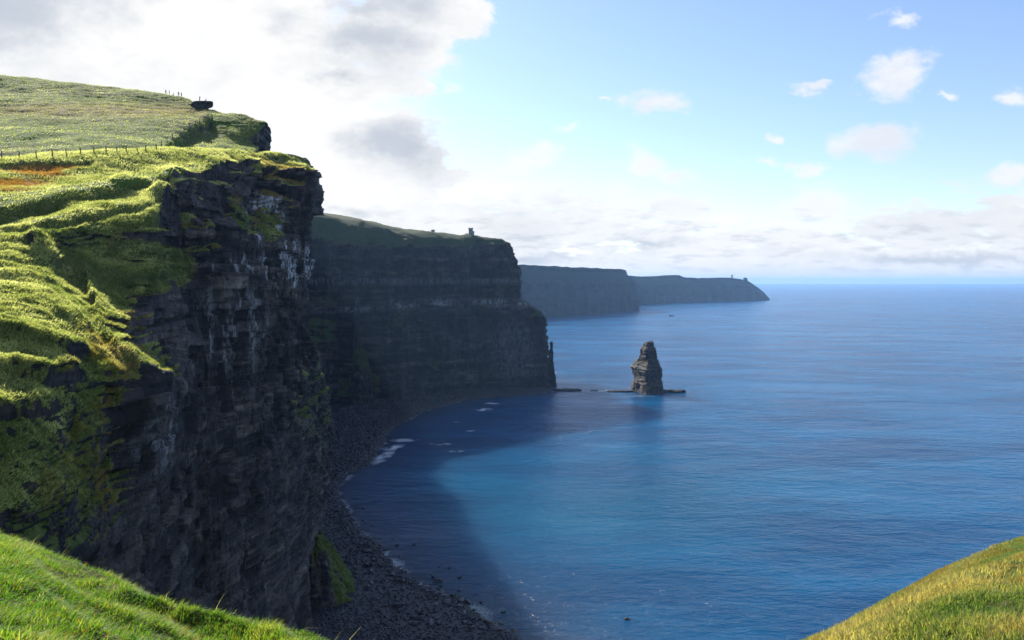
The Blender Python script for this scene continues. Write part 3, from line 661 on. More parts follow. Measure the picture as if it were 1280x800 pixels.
me = mesh_np('beach', np.stack([X, Yg, Z], -1).reshape(-1, 3), grid_faces(*X.shape)); tag(link('beach', me, mb), kind='structure')

# ------------------------------------------------------------------ sea
xs = np.concatenate([-np.geomspace(36000, 262, 40), np.arange(-260, 300, 2.5), np.geomspace(302, 36000, 60)])
ys = np.concatenate([-np.geomspace(12000, 60, 16), np.linspace(0, 245, 30), np.arange(250, 1100, 2.5), np.geomspace(1110, 36000, 70)])
X, Yg = np.meshgrid(xs, ys, indexing='ij'); D = -shore(X, Yg)
near = (Yg < 1090) & (Yg > 0) & (X < 280)
nz = fbm(X / 9, Yg / 9, 0 * X, 41, 4)
shal_lift = np.where(near, np.exp(-np.clip(D, 0, 400) / 40.0), 0) * (D < 400)
def W(px, py): Yw = 133000 / (py - HOR); return (px - 640) / F * Yw, Yw
fo = 1.0 * np.exp(-((D - .5) / 3.0) ** 2) * sstep(nz, -.2, .35) * near * (.3 + .6 * sstep(fbm(X / 30, Yg / 30, 0 * X, 4, 2), -.3, .4))
def fpatch(px, py, a, b, ang=0, s=1.0):
    global fo
    x0, y0 = W(px, py); dx, dy = X - x0, Yg - y0; c_, s_ = math.cos(ang), math.sin(ang)
    u = (dx * c_ + dy * s_) / a; v = (-dx * s_ + dy * c_) / b
    fo = np.maximum(fo, s * np.clip(1.15 - u * u - v * v, 0, 1) * sstep(fbm(X / 4.5, Yg / 6, 0 * X, 5, 4), -.42, .2))
fpatch(478, 573, 6, 28, -.12); fpatch(492, 561, 8, 14, -.5); fpatch(505, 552, 14, 8, 0, .8); fpatch(434, 541, 12, 9, 0, .8); fpatch(470, 522, 14, 8, 0, .7); fpatch(550, 557, 10, 4, 0, .9); fpatch(567, 566, 9, 4, 0, .5)
fpatch(602, 513, 14, 9, .3, .9); fpatch(617, 505, 12, 5, 0, .9); fpatch(575, 529, 8, 3, 0, .6); fpatch(588, 540, 5, 3, 0, .5); fpatch(710, 489, 26, 6, 0, .6); fpatch(755, 489, 24, 5, 0, .9); fpatch(806, 496, 24, 3, 0, .5)
fpatch(483, 700, 4, 10, .5, .8); fpatch(492, 712, 5, 8, .5, .7); fpatch(421, 640, 4, 10, 0, .8); fpatch(545, 755, 14, 6, -.6, .5); fpatch(590, 770, 12, 6, -.6, .4)
cov = np.zeros(X.shape + (4,), np.float32); cov[..., 0] = shal_lift; cov[..., 3] = 1 - .72 * np.exp(-(((X + 20) / 120) ** 2 + ((Yg - 460) / 170) ** 2)); cov[..., 1] = np.clip(fo, 0, 1)
tx, ty = W(720, 640); cov[..., 2] = .7 * np.exp(-(((X - tx) / 110) ** 2 + ((Yg - ty) / 95) ** 2)) + .35 * np.exp(-(((X - 150) / 160) ** 2 + ((Yg - 560) / 100) ** 2))
sw = near * 1.0
Zs = .35 * fbm(X / 22, Yg / 9, 0 * X, 70, 3) * sw
ms, t, out = material('sea_water'); geo = t.new('ShaderNodeNewGeometry'); pos = geo.outputs['Position']
at = t.new('ShaderNodeAttribute'); at.attribute_name = 'cover'; sp = t.new('ShaderNodeSeparateColor'); t.l.new(at.outputs['Color'], sp.inputs[0])
dp = t.noise(t.map(pos, (1, 2.2, 1), (0, 0, .25)), .006, 4, .6)
pa = t.noise(t.map(pos, (1, 1.6, 1), (0, 0, .3)), .0011, 4, .6)
pt = t.math('ADD', t.math('MULTIPLY', dp, .6), t.math('MULTIPLY', pa, .4))
base = t.mix(t.ss(pt, .40, .60), (.001, .044, .125, 1), (.001, .084, .205, 1))
base = t.mix(t.math('MULTIPLY', sp.outputs[2], t.ss(dp, .2, .7, .3, 1.0)), base, (.002, .072, .130, 1))
base = t.mix(t.math('MULTIPLY', sp.outputs[0], .9), base, (.046, .066, .105, 1))  # shallows over stones, colour lightened further to lift the shaded bay water
# whitecaps out at sea and foam by the rocks
wc = t.noise(t.map(pos, (1, 2.8, 1), (0, 0, .2)), .11, 3, .65)
wf = t.math('MULTIPLY', t.ss(wc, .735, .80), t.ss(t.noise(pos, .004, 2), .42, .6), clamp=True)
fn = t.noise(pos, .9, 5, .7)
ff = t.math('MULTIPLY', sp.outputs[1], t.ss(t.math('ADD', fn, t.math('MULTIPLY', sp.outputs[1], .25)), .44, .62), clamp=True)
foam = t.math('MAXIMUM', t.math('MULTIPLY', wf, .7), ff)
base = t.mix(foam, base, (.75, .78, .80, 1))
w1 = t.noise(t.map(pos, (1, 2.6, 1), (0, 0, .22)), .028, 3, .6)
w2 = t.noise(t.map(pos, (1, 1.9, 1), (0, 0, .30)), .12, 4, .62, .3)
w3 = t.noise(t.map(pos, (1, 1.7, 1), (0, 0, -.15)), .55, 3, .6)
calm = t.ss(t.noise(t.map(pos, (1, 2.0, 1), (0, 0, .5)), .0042, 4, .65), .38, .62, .45, 1.0)
h = t.math('ADD', t.math('MULTIPLY', w1, 4.5), t.math('ADD', t.math('MULTIPLY', w2, 3.8), t.math('MULTIPLY', w3, .38)))
h = t.math('MULTIPLY', t.math('MULTIPLY', h, calm), at.outputs['Alpha'])
nrm = t.bump(h, 1.0, 1.0)
bs = principled(t, base, t.math('ADD', .22, t.math('MULTIPLY', foam, .5)), nrm, .21, 1.33); bs.subsurface_method = 'BURLEY'; bs.inputs['Subsurface Weight'].default_value = 1.0; bs.inputs['Subsurface Radius'].default_value = (.6, 1.0, 1.0); bs.inputs['Subsurface Scale'].default_value = 80.0; t.l.new(bs.outputs[0], out.inputs[0])
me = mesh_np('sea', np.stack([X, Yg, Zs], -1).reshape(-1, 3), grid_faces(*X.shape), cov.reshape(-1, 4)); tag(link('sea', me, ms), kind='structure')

# ------------------------------------------------------------------ own ground: the slope the camera stands on
az_px = [-900, -350, 0, 100, 200, 300, 400, 520, 700, 880, 1000, 1080, 1180, 1280, 1500, 2200]
brow = [(-900, 569, 9), (-350, 609, 14), (0, 682, 14), (100, 725, 13), (200, 757, 12), (300, 788, 11.5), (400, 812, 11), (520, 859, 10), (700, 889, 10), (880, 859, 12), (1000, 807, 17), (1080, 771, 20), (1180, 721, 22), (1280, 681, 23), (1500, 609, 24), (2200, 549, 14)]
cols = []
for px, py, Yb in brow:
    b = P(px, py, Yb); d = b - CAM; d2 = d[:2] / np.linalg.norm(d[:2]); L = np.linalg.norm(d[:2])
    c = [np.array([0, 0, 138.35]) + np.array([d2[0], d2[1], 0]) * (-1.5)]
    c.append(np.array([0, 0, 138.3]) + np.array([d2[0], d2[1], 0]) * .3)
    for f in (.35, .7): c.append(np.array([d2[0] * L * f, d2[1] * L * f, 138.3 + (b[2] - 138.3) * (f ** 1.25)]))
    c.append(b)
    c.append(b + np.array([d2[0] * 2.5, d2[1] * 2.5, -2.2])); c.append(b + np.array([d2[0] * 7, d2[1] * 7, -9])); c.append(b + np.array([d2[0] * 14, d2[1] * 14, -30])); c.append(b + np.array([d2[0] * 30, d2[1] * 30, -142]))
    cols.append(c)
mg, t, out = material('turf_ground'); geo = t.new('ShaderNodeNewGeometry'); pos = geo.outputs['Position']
na = t.noise(pos, .5, 5, .6); nb2 = t.noise(pos, 3.0, 5, .7)
col = t.mix(t.ss(na, .4, .6), (.045, .085, .012, 1), (.09, .10, .02, 1)); col = t.mix(t.ss(nb2, .45, .7), col, (.05, .04, .016, 1))
bs = principled(t, col, .95, t.bump(nb2, .08, 1.0), .1); t.l.new(bs.outputs[0], out.inputs[0])
q = catmull(np.array(cols), [8, 12, 40, 40, 40, 40, 30, 26, 26, 26, 36, 40, 40, 20, 16]); q = np.swapaxes(catmull(np.swapaxes(q, 0, 1), [4, 16, 50, 70, 30, 20, 20, 20]), 0, 1)
x, y, z = q[..., 0], q[..., 1], q[..., 2]
rr_ = np.hypot(x, y); am = sstep(rr_, 1.5, 5)
# swept folds running down the slope to the right on the left side, hummocks on the right
cu = (x * .80 - y * .60); cv = (x * .60 + y * .80)
left = sstep(x, 3, -1)
fold = ridged(cv / 1.5 + .5 * fbm(x / 3, y / 3, 0 * x, 8, 3), cu / 7, 0 * x, 12, 3) - .6
hum = fbm(x / 2.2, y / 2.2, 0 * x, 22, 4)
z += am * (left * .8 * fold + .40 * hum * (1 - .55 * left) + .05 * fbm(x / .35, y / .35, 0 * x, 31, 3))
nG = grid_normals(q, False)
me = mesh_np('ground', q.reshape(-1, 3), grid_faces(*q.shape[:2])); tag(link('ground', me, mg), kind='structure')
print('ground nz', float(nG[..., 2].mean()))

# ------------------------------------------------------------------ grass
def grass_material(name, cols, trans=.55):
    m, t, out = material(name)
    oi = t.new('ShaderNodeAttribute'); oi.attribute_name = 'cover'
    sp = t.new('ShaderNodeSeparateColor'); t.l.new(oi.outputs['Color'], sp.inputs[0])
    c = t.mix(t.ss(sp.outputs[0], 0, .5), cols[0], cols[1]); c = t.mix(t.ss(sp.outputs[0], .5, 1), c, cols[2])
    c = t.mix(t.math('MULTIPLY', sp.outputs[2], .9), c, (.30, .13, .03, 1))
    b = principled(t, c, .6, None, .25)
    tr = t.new('ShaderNodeBsdfTranslucent'); t.put(tr.inputs[0], t.mix(1.0, c, (1.6, 1.7, .9, 1), 'MULTIPLY'))
    mx = t.new('ShaderNodeMixShader'); mx.inputs[0].default_value = trans; t.l.new(b.outputs[0], mx.inputs[1]); t.l.new(tr.outputs[0], mx.inputs[2])
    t.l.new(mx.outputs[0], out.inputs[0]); return m
M_g1 = grass_material('lush_grass_blades', [(.035, .10, .010, 1), (.12, .21, .02, 1), (.30, .30, .07, 1)])
M_g3 = grass_material('golden_grass_blades', [(.045, .10, .018, 1), (.15, .19, .04, 1), (.38, .31, .12, 1)])
M_g2 = grass_material('dry_grass_blades', [(.08, .125, .025, 1), (.26, .275, .10, 1), (.56, .54, .30, 1)])
def blades(name, base, nrm, length, width, lean, tone, rust, mat, spread=.45, tris=2):
    n = len(base); a = rng.uniform(0, 2 * np.pi, n)
    side = np.stack([np.cos(a), np.sin(a), np.zeros(n)], -1)
    d = nrm * .35 + np.array([0, 0, .8]) + lean + rng.normal(0, spread, (n, 3)) * np.array([1, 1, .4])
    d /= np.linalg.norm(d, axis=1, keepdims=True)
    L = length[:, None]; Wd = (width[:, None]) * side
    tip_bend = lean * .6 + rng.normal(0, .25, (n, 3)); tip_bend[:, 2] -= .25
    mid = base + d * L * .55; tip = base + d * L * .9 + tip_bend * L * .45
    if tris == 1:
        V_ = np.stack([base - Wd, base + Wd, tip], 1).reshape(-1, 3); Fc = np.arange(n * 3).reshape(-1, 3); k = 3
    else:
        V_ = np.stack([base - Wd, base + Wd, mid + Wd * .7, mid - Wd * .7, tip], 1).reshape(-1, 3)
        i = np.arange(n)[:, None] * 5
        Fc = np.concatenate([i + np.array([[0, 1, 2]]), i + np.array([[0, 2, 3]]), i + np.array([[3, 2, 4]])]); k = 5
    at = np.zeros((n, k, 4), np.float32); at[..., 0] = tone[:, None]; at[..., 2] = rust[:, None]
    me = mesh_np(name, V_, Fc, at.reshape(-1, 4), smooth=False)
    o = link(name, me, mat); tag(o, kind='stuff'); return o
def sample_grid(q, n, weight, N):
    nu, nv = q.shape[:2]
    a = q[1:, :-1] - q[:-1, :-1]; b = q[:-1, 1:] - q[:-1, :-1]
    area = np.linalg.norm(np.cross(a, b), axis=-1) * weight[:-1, :-1]; p = (area / area.sum()).ravel()
    idx = rng.choice(len(p), N, p=p); i, j = idx // (nv - 1), idx % (nv - 1)
    u, v = rng.random(N)[:, None], rng.random(N)[:, None]
    pt = q[i, j] * (1 - u) * (1 - v) + q[i + 1, j] * u * (1 - v) + q[i, j + 1] * (1 - u) * v + q[i + 1, j + 1] * u * v
    return pt, n[i, j], i, j
px, py = project(q)
vis = ((px > -60) & (px < 1340) & (py < 860) & (py > 500) & (y > 2)).astype(float)
dist = np.linalg.norm(q - CAM, axis=-1)
wt = vis * np.clip(9 / np.maximum(dist, 3), .2, 2) ** 1.2
gap = .12 + sstep(fbm(x / .55, y / .55, 0 * x, 301, 3), -.3, .15)
wt = wt * gap
wl = wt * (x < 2.5)
pt, nn_, i, j = sample_grid(q, nG, wl, 170000)
cl_ = fbm(pt[:, 0] / .5, pt[:, 1] / .5, 0 * pt[:, 0], 55, 3)
tone = np.clip(.42 + .55 * cl_ + rng.normal(0, .22, len(pt)), 0, 1); 
blades('grass', pt - nn_ * .01, nn_, rng.uniform(.06, .16, len(pt)) * (1 + .8 * cl_), rng.uniform(.003, .007, len(pt)), np.array([.45, .1, -.1]), tone, (rng.random(len(pt)) < .03) * 1.0, M_g1)
wr = wt * (x > 2.5)
pt, nn_, i, j = sample_grid(q, nG, wr, 190000)
cl_ = fbm(pt[:, 0] / 1.6, pt[:, 1] / 1.6, 0 * pt[:, 0], 56, 4); pxx, pyy = project(pt)
edge_ = sstep(pyy - np.interp(pxx, [1000, 1080, 1180, 1280, 1500], [813, 775, 721, 681, 609]), 70, 5)
tone = np.clip(.35 + .5 * edge_ + .9 * cl_ + rng.normal(0, .2, len(pt)), 0, 1)
rust = np.clip(sstep(fbm(pt[:, 0] / 1.4, pt[:, 1] / 1.4, 0 * pt[:, 0], 58, 3), .12, .4) * (.3 + .7 * (rng.random(len(pt)) < .6)), 0, 1)
blades('grass', pt - nn_ * .01, nn_, rng.uniform(.05, .15, len(pt)) * (1 + .9 * cl_), rng.uniform(.004, .009, len(pt)), np.array([.25, .05, -.05]), tone, rust * .6, M_g3)
# a few tall seed heads along the brow
pt, nn_, i, j = sample_grid(q, nG, wl * (np.abs(py - np.interp(px, [b[0] for b in brow], [b[1] for b in brow])) < 14), 30)
blades('grass', pt, nn_, rng.uniform(.25, .5, len(pt)), np.full(len(pt), .0025), np.array([.5, .1, .05]), np.full(len(pt), 1.0), np.full(len(pt), .2), M_g2, .3)

# tussock tufts on the near headland
px, py = project(qA)
wt = (covA[..., 0] > .45) * (px > -40) * (px < 420) * (py > 180) * (py < 640) * (qA[..., 1] < 230) * (80 / np.maximum(qA[..., 1], 50)) ** 1.6 * (nA[..., 2] > .3)
wt = wt * (.25 + sstep(fbm(qA[..., 0] / 3, qA[..., 1] / 3, qA[..., 2] / 3, 99, 3), -.25, .3)) * (1 - .85 * np.clip(covA[..., 3], 0, 1) * (py < 300))
pt, nn_, i, j = sample_grid(qA, nA, wt, 340000)
cl_ = fbm(pt[:, 0] / 4, pt[:, 1] / 4, pt[:, 2] / 4, 57, 4)
k = pt[:, 1] / 100
blades('grass', pt - nn_ * .03, nn_, rng.uniform(.2, .55, len(pt)) * (.7 + .35 * k), rng.uniform(.03, .07, len(pt)) * (.6 + .5 * k), np.array([.5, -.25, -.05]), np.clip(.5 + .2 * sstep(project(pt)[1], 270, 230) + .7 * cl_ + rng.normal(0, .22, len(pt)), 0, 1), np.clip(covA[i, j, 2], 0, 1), M_g2, .45, 1)
px, py = project(qB)
wt = (covB[..., 0] > .45) * (px > -40) * (px < 330) * (nB[..., 2] > .2)
pt, nn_, i, j = sample_grid(qB, nB, wt * 1.0, 60000)
cl_ = fbm(pt[:, 0] / 6, pt[:, 1] / 6, pt[:, 2] / 6, 57, 4)
blades('grass', pt - nn_ * .03, nn_, rng.uniform(.3, .6, len(pt)), rng.uniform(.06, .12, len(pt)), np.array([.5, -.25, -.05]), np.clip(.4 + .7 * cl_ + rng.normal(0, .2, len(pt)), 0, 1), np.clip(covB[i, j, 2], 0, 1), M_g2, .45, 1)

# ------------------------------------------------------------------ boulders
def hull_rock(seed, npt=13):
    r = random.Random(seed); bm = bmesh.new()
    for _ in range(npt):
        v = Vector((r.gauss(0, 1), r.gauss(0, 1), r.gauss(0, 1))).normalized() * r.uniform(.42, .55)
        bm.verts.new((v.x, v.y * r.uniform(.7, .9), v.z * .62))
    bmesh.ops.convex_hull(bm, input=bm.verts)
    for v in [v for v in bm.verts if not v.link_faces]: bm.verts.remove(v)
    bmesh.ops.recalc_face_normals(bm, faces=bm.faces)
    return bm
def rock_mat(name, c1, c2, rough):
    m, t, out = material(name); geo = t.new('ShaderNodeNewGeometry'); oi = t.new('ShaderNodeObjectInfo')
    n = t.noise(geo.outputs['Position'], 1.6, 5, .7)
    c = t.mix(t.ss(n, .35, .65), c1, c2); c = t.mix(t.math('MULTIPLY', oi.outputs['Random'], .5), c, (.025, .022, .022, 1))
    b = principled(t, c, rough, t.bump(n, .25, .8), .45); t.l.new(b.outputs[0], out.inputs[0]); return m
M_b1 = rock_mat('wet_dark_boulder', (.016, .015, .017, 1), (.075, .067, .066, 1), .36)
M_b2 = rock_mat('sunlit_brown_boulder', (.10, .07, .055, 1), (.24, .18, .14, 1), .8)  # paler brown puts the sunlight at the spit tip into the stone colour
M_b3 = rock_mat('grey_slab_boulder', (.09, .09, .095, 1), (.17, .165, .165, 1), .6)
M_b4 = rock_mat('black_wet_boulder', (.006, .006, .007, 1), (.022, .02, .02, 1), .5)
meshes = {}
for key, mm in (('a', M_b1), ('d', M_b4), ('b', M_b2), ('c', M_b3)):
    meshes[key] = []
    for s in range(8):
        bm = hull_rock(s * 3 + 1); me = bpy.data.meshes.new('boulder'); bm.to_mesh(me); bm.free(); me.materials.append(mm); meshes[key].append(me)
def shore_xy(x, y): return float(shore(np.array([x], float), np.array([y], float))[0])
def beach_z(d): return -.2 + (min(d * .09, 7) if d > 0 else max(d * .22, -6))
GB = 'boulders along the beach of the cove'
def boulder(x, y, s, key, label, z=None, flat=1.0):
    o = bpy.data.objects.new('boulder', random.choice(meshes[key])); C.objects.link(o)
    if z is None: z = beach_z(shore_xy(x, y)) + .12 * s
    o.location = (x, y, z); o.scale = (s * random.uniform(.9, 1.3), s * random.uniform(.8, 1.1), s * random.uniform(.7, 1.0) * flat)
    o.rotation_euler = (random.uniform(-.3, .3), random.uniform(-.3, .3), random.uniform(0, 6.28))
    tag(o, label, 'boulder', GB); return o
solo = [(545, 734, 4.0, 'large dark boulder in the shallows, biggest of the cluster off the beach'), (540, 728, 2.8, 'dark boulder in the water just behind the largest one of the offshore cluster'),
        (550, 741, 2.2, 'low dark boulder in front of the largest one of the offshore cluster'), (573, 729, 2.0, 'lone round dark boulder in open water, seaward of the cluster'),
        (515, 686.5, 2.0, 'lone dark boulder farthest from the beach in the upper shallows'), (494, 687, 1.8, 'small dark boulder in the upper shallows, nearer the shore of the pair'),
        (497, 702, 1.6, 'small dark boulder in the shallows below the upper pair'), (534, 743, 2.4, 'round dark boulder left of the offshore cluster'),
        (547, 715, 1.7, 'flat dark rock awash behind the offshore cluster'), (561, 717, 1.7, 'slanting dark rock awash right behind the offshore cluster'),
        (565, 753, 3.2, 'broad dark boulder at the water edge beside the shingle spit'), (574, 757, 2.6, 'dark boulder touching the broad one at the spit edge'), (574, 747, 2.4, 'dark boulder in the water behind the broad one at the spit edge'),
        (600, 762, 2.3, 'lone dark boulder in the water off the shingle spit'), (630, 774, 2.0, 'lone dark boulder near the end of the shingle spit'), (488, 679, 1.3, 'tiny dark rock tip in the upper shallows near the shore'),
        (788, 784, 2.6, 'isolated dark rock awash in open water far right of the beach'), (452, 640, 2.0, 'dark rock awash off the foot of the near cliff'), (462, 662, 1.6, 'small dark rock awash below the one off the cliff foot'),
        (450, 655, 1.5, 'small dark rock near the narrow top end of the beach'), (459, 745, 4.6, 'big pale grey slab lying among dark stones on the beach')]
for px_, py_, s, lab in solo:
    x, y = W(px_, py_); boulder(x, y, s * (1 if 'slab' in lab else 1.35), 'c' if 'pale' in lab else 'd', lab, z=(None if 'slab' in lab else .12 * s))
cnt = len(solo)
while cnt < 300:
    y = 296 + 170 * random.random() ** 1.7; d = random.uniform(-6, 48) if random.random() < .4 else random.gauss(-2, 5)
    x = np.interp(y, wy, wx) - d
    px_ = 640 + F * x / y
    if px_ < 425 or (abs(y) > 410 and d > 20): continue
    D = shore_xy(x, y); s = 1.5 + 3.6 * random.random() ** 2.0
    sunny = x > -9 and y < 312
    key = 'b' if sunny else ('c' if random.random() < .18 and D > 2 else 'a')
    if D < 1 and key == 'a': key = 'd'
    size = 'small' if s < 2.0 else ('middling' if s < 3.0 else 'large')
    tone_ = {'a': 'dark', 'b': 'brown', 'c': 'pale grey', 'd': 'black wet'}[key]
    where = 'off the tip of the spit' if y < 318 else ('below the green buttress' if y < 350 else ('beyond the green buttress' if y < 395 else 'at the far end of the shingle'))
    place = 'in the shallows' if D < -1 else ('at the waterline' if D < 5 else ('on the lower beach' if D < 20 else 'high on the beach'))
    lab = f'{size} {tone_} boulder {place} {where}'
    boulder(x, y, s, key, lab); cnt += 1
# the countless smaller stones
hv = []
for s in range(10):
    bm = hull_rock(100 + s, 9); bm.verts.ensure_lookup_table(); bm.verts.index_update(); bmesh.ops.triangulate(bm, faces=bm.faces)
    hv.append((np.array([v.co[:] for v in bm.verts]), np.array([[v.index for v in f.verts] for f in bm.faces]))); bm.free()
VV, FF, off = [], [], 0
N = 24000
ysr = 280 + 620 * rng.random(N) ** 1.4; dd = np.where(rng.random(N) < .5, rng.uniform(-4, 75, N), rng.normal(1, 3.5, N)); xsr = np.interp(ysr, wy, wx) - dd
DD = shore(xsr, ysr); zz_ = np.where(DD > 0, np.minimum(DD * .09, 7), np.maximum(DD * .22, -6)) - .2
for k in range(N):
    if zz_[k] < -.5: continue
    v, f = hv[k % 10]; s = (.6 + 1.3 * rng.random() ** 2) * (1 + (ysr[k] - 300) / 260); a = rng.uniform(0, 6.28); c_, s_ = math.cos(a), math.sin(a)
    p = v * s; p = np.stack([p[:, 0] * c_ - p[:, 1] * s_, p[:, 0] * s_ + p[:, 1] * c_, p[:, 2]], -1) + np.array([xsr[k], ysr[k], zz_[k] + .15 * s])
    VV.append(p); FF.append(f + off); off += len(v)
me = mesh_np('shingle', np.concatenate(VV), np.concatenate(FF), smooth=False); tag(link('shingle', me, M_b1), kind='stuff')

# ------------------------------------------------------------------ fence
def land_z(q, x, y):
    d = (q[..., 0] - x) ** 2 + (q[..., 1] - y) ** 2; k = np.argmin(d); return q.reshape(-1, 3)[k][2]
mw, t, out = material('weathered_post_wood'); geo = t.new('ShaderNodeNewGeometry')
n = t.noise(t.map(geo.outputs['Position'], (6, 6, .8)), 3, 4)
b = principled(t, t.mix(n, (.05, .04, .03, 1), (.16, .13, .10, 1)), .9); t.l.new(b.outputs[0], out.inputs[0])
mwi, t, out = material('galvanised_wire'); b = principled(t, (.25, .25, .26, 1), .5, metal=.8); t.l.new(b.outputs[0], out.inputs[0])
def post_mesh(h=1.6, r=.12):
    bm = bmesh.new(); bmesh.ops.create_cone(bm, cap_ends=True, segments=7, radius1=r, radius2=r * .85, depth=h)
    bmesh.ops.translate(bm, verts=bm.verts, vec=(0, 0, h / 2 - .2))
    for v in bm.verts:
        if v.co.z > h * .5: v.co.z += v.co.x * .4
    me = bpy.data.meshes.new('fence_post'); bm.to_mesh(me); bm.free(); me.materials.append(mw); return me
pm = post_mesh()
def surface_hit(px_, py_, q):
    """nearest surface vertex seen around a picture position"""
    a, b_ = project(q); d = (a - px_) ** 2 + (b_ - py_) ** 2
    k = np.argsort(d.ravel())[:12]; c = q.reshape(-1, 3)[k]; return c[np.argmin(c[:, 1])]
fence_lines = [
 ('wooden post and wire fence running level across the grass below the hillside', [(-60, 200), (-18, 198.5), (2, 197.5), (24, 197), (45.5, 196.5), (65.5, 195.5), (83.5, 194), (100.5, 192.5), (117.5, 191), (132.5, 190.5), (146.5, 190), (158, 189.5), (171.5, 189.5), (183, 189), (195.5, 188)], qA),
 ('wooden post and wire fence climbing diagonally up the hillside along a dark bank', [(197, 187), (204, 183), (211, 177.5), (218, 173), (226, 168.5), (232, 164.5), (238, 160.5), (244.5, 157), (250, 153.5), (255.5, 150), (261, 147.5)], qB)]
for lab, pts, qq in fence_lines:
    pos_ = [surface_hit(a, b_, qq) for a, b_ in pts]
    rt = empty('fence', pos_[0]); tag(rt, lab, 'fence')
    for k, p in enumerate(pos_):
        o = bpy.data.objects.new('fence_post', pm); C.objects.link(o); o.parent = rt; o.location = Vector(p) - rt.location
        o.rotation_euler = (random.uniform(-.06, .06), random.uniform(-.06, .06), random.uniform(0, 6))
    for hgt in (.35, .7, 1.02):
        bm = bmesh.new(); pv = None
        for p in pos_:
            c = Vector(p) - rt.location + Vector((0, 0, hgt))
            ring = [bm.verts.new(c + Vector((0, .012 * math.cos(a), .012 * math.sin(a)))) for a in (0, 2.1, 4.2)]
            if pv:
                for a in range(3): bm.faces.new((pv[a], pv[(a + 1) % 3], ring[(a + 1) % 3], ring[a]))
            pv = ring
        bm_obj('wire', bm, mwi, rt)
# ------------------------------------------------------------------ people
def skin_mesh(name, verts, edges, radii, mat, parent, root_i=0):
    me = bpy.data.meshes.new(name); me.from_pydata(verts, edges, []); o = bpy.data.objects.new(name, me); C.objects.link(o)
    md = o.modifiers.new('s', 'SKIN'); sv = me.skin_vertices[0].data
    for k, r in enumerate(radii): sv[k].radius = (r if isinstance(r, tuple) else (r, r)); sv[k].use_root = (k == root_i)
    s2 = o.modifiers.new('u', 'SUBSURF'); s2.levels = 1; s2.render_levels = 1
    dg = bpy.context.evaluated_depsgraph_get(); nm = bpy.data.meshes.new_from_object(o.evaluated_get(dg)); bpy.data.objects.remove(o)
    nm.name = name; nm.materials.clear(); nm.materials.append(mat)
    for p in nm.polygons: p.use_smooth = True
    ob = bpy.data.objects.new(name, nm); C.objects.link(ob); ob.parent = parent; return ob
def plain(name, c, r=.8):
    m, t, out = material(name); geo = t.new('ShaderNodeNewGeometry'); n = t.noise(geo.outputs['Position'], 12, 3)
    b = principled(t, t.mix(n, tuple(k * .8 for k in c) + (1,), tuple(k * 1.15 for k in c) + (1,)), r); t.l.new(b.outputs[0], out.inputs[0]); return m
M_skin = plain('skin', (.42, .25, .18), .5); M_hair = plain('dark_hair', (.03, .02, .015)); M_tr = plain('dark_trousers', (.02, .022, .03))
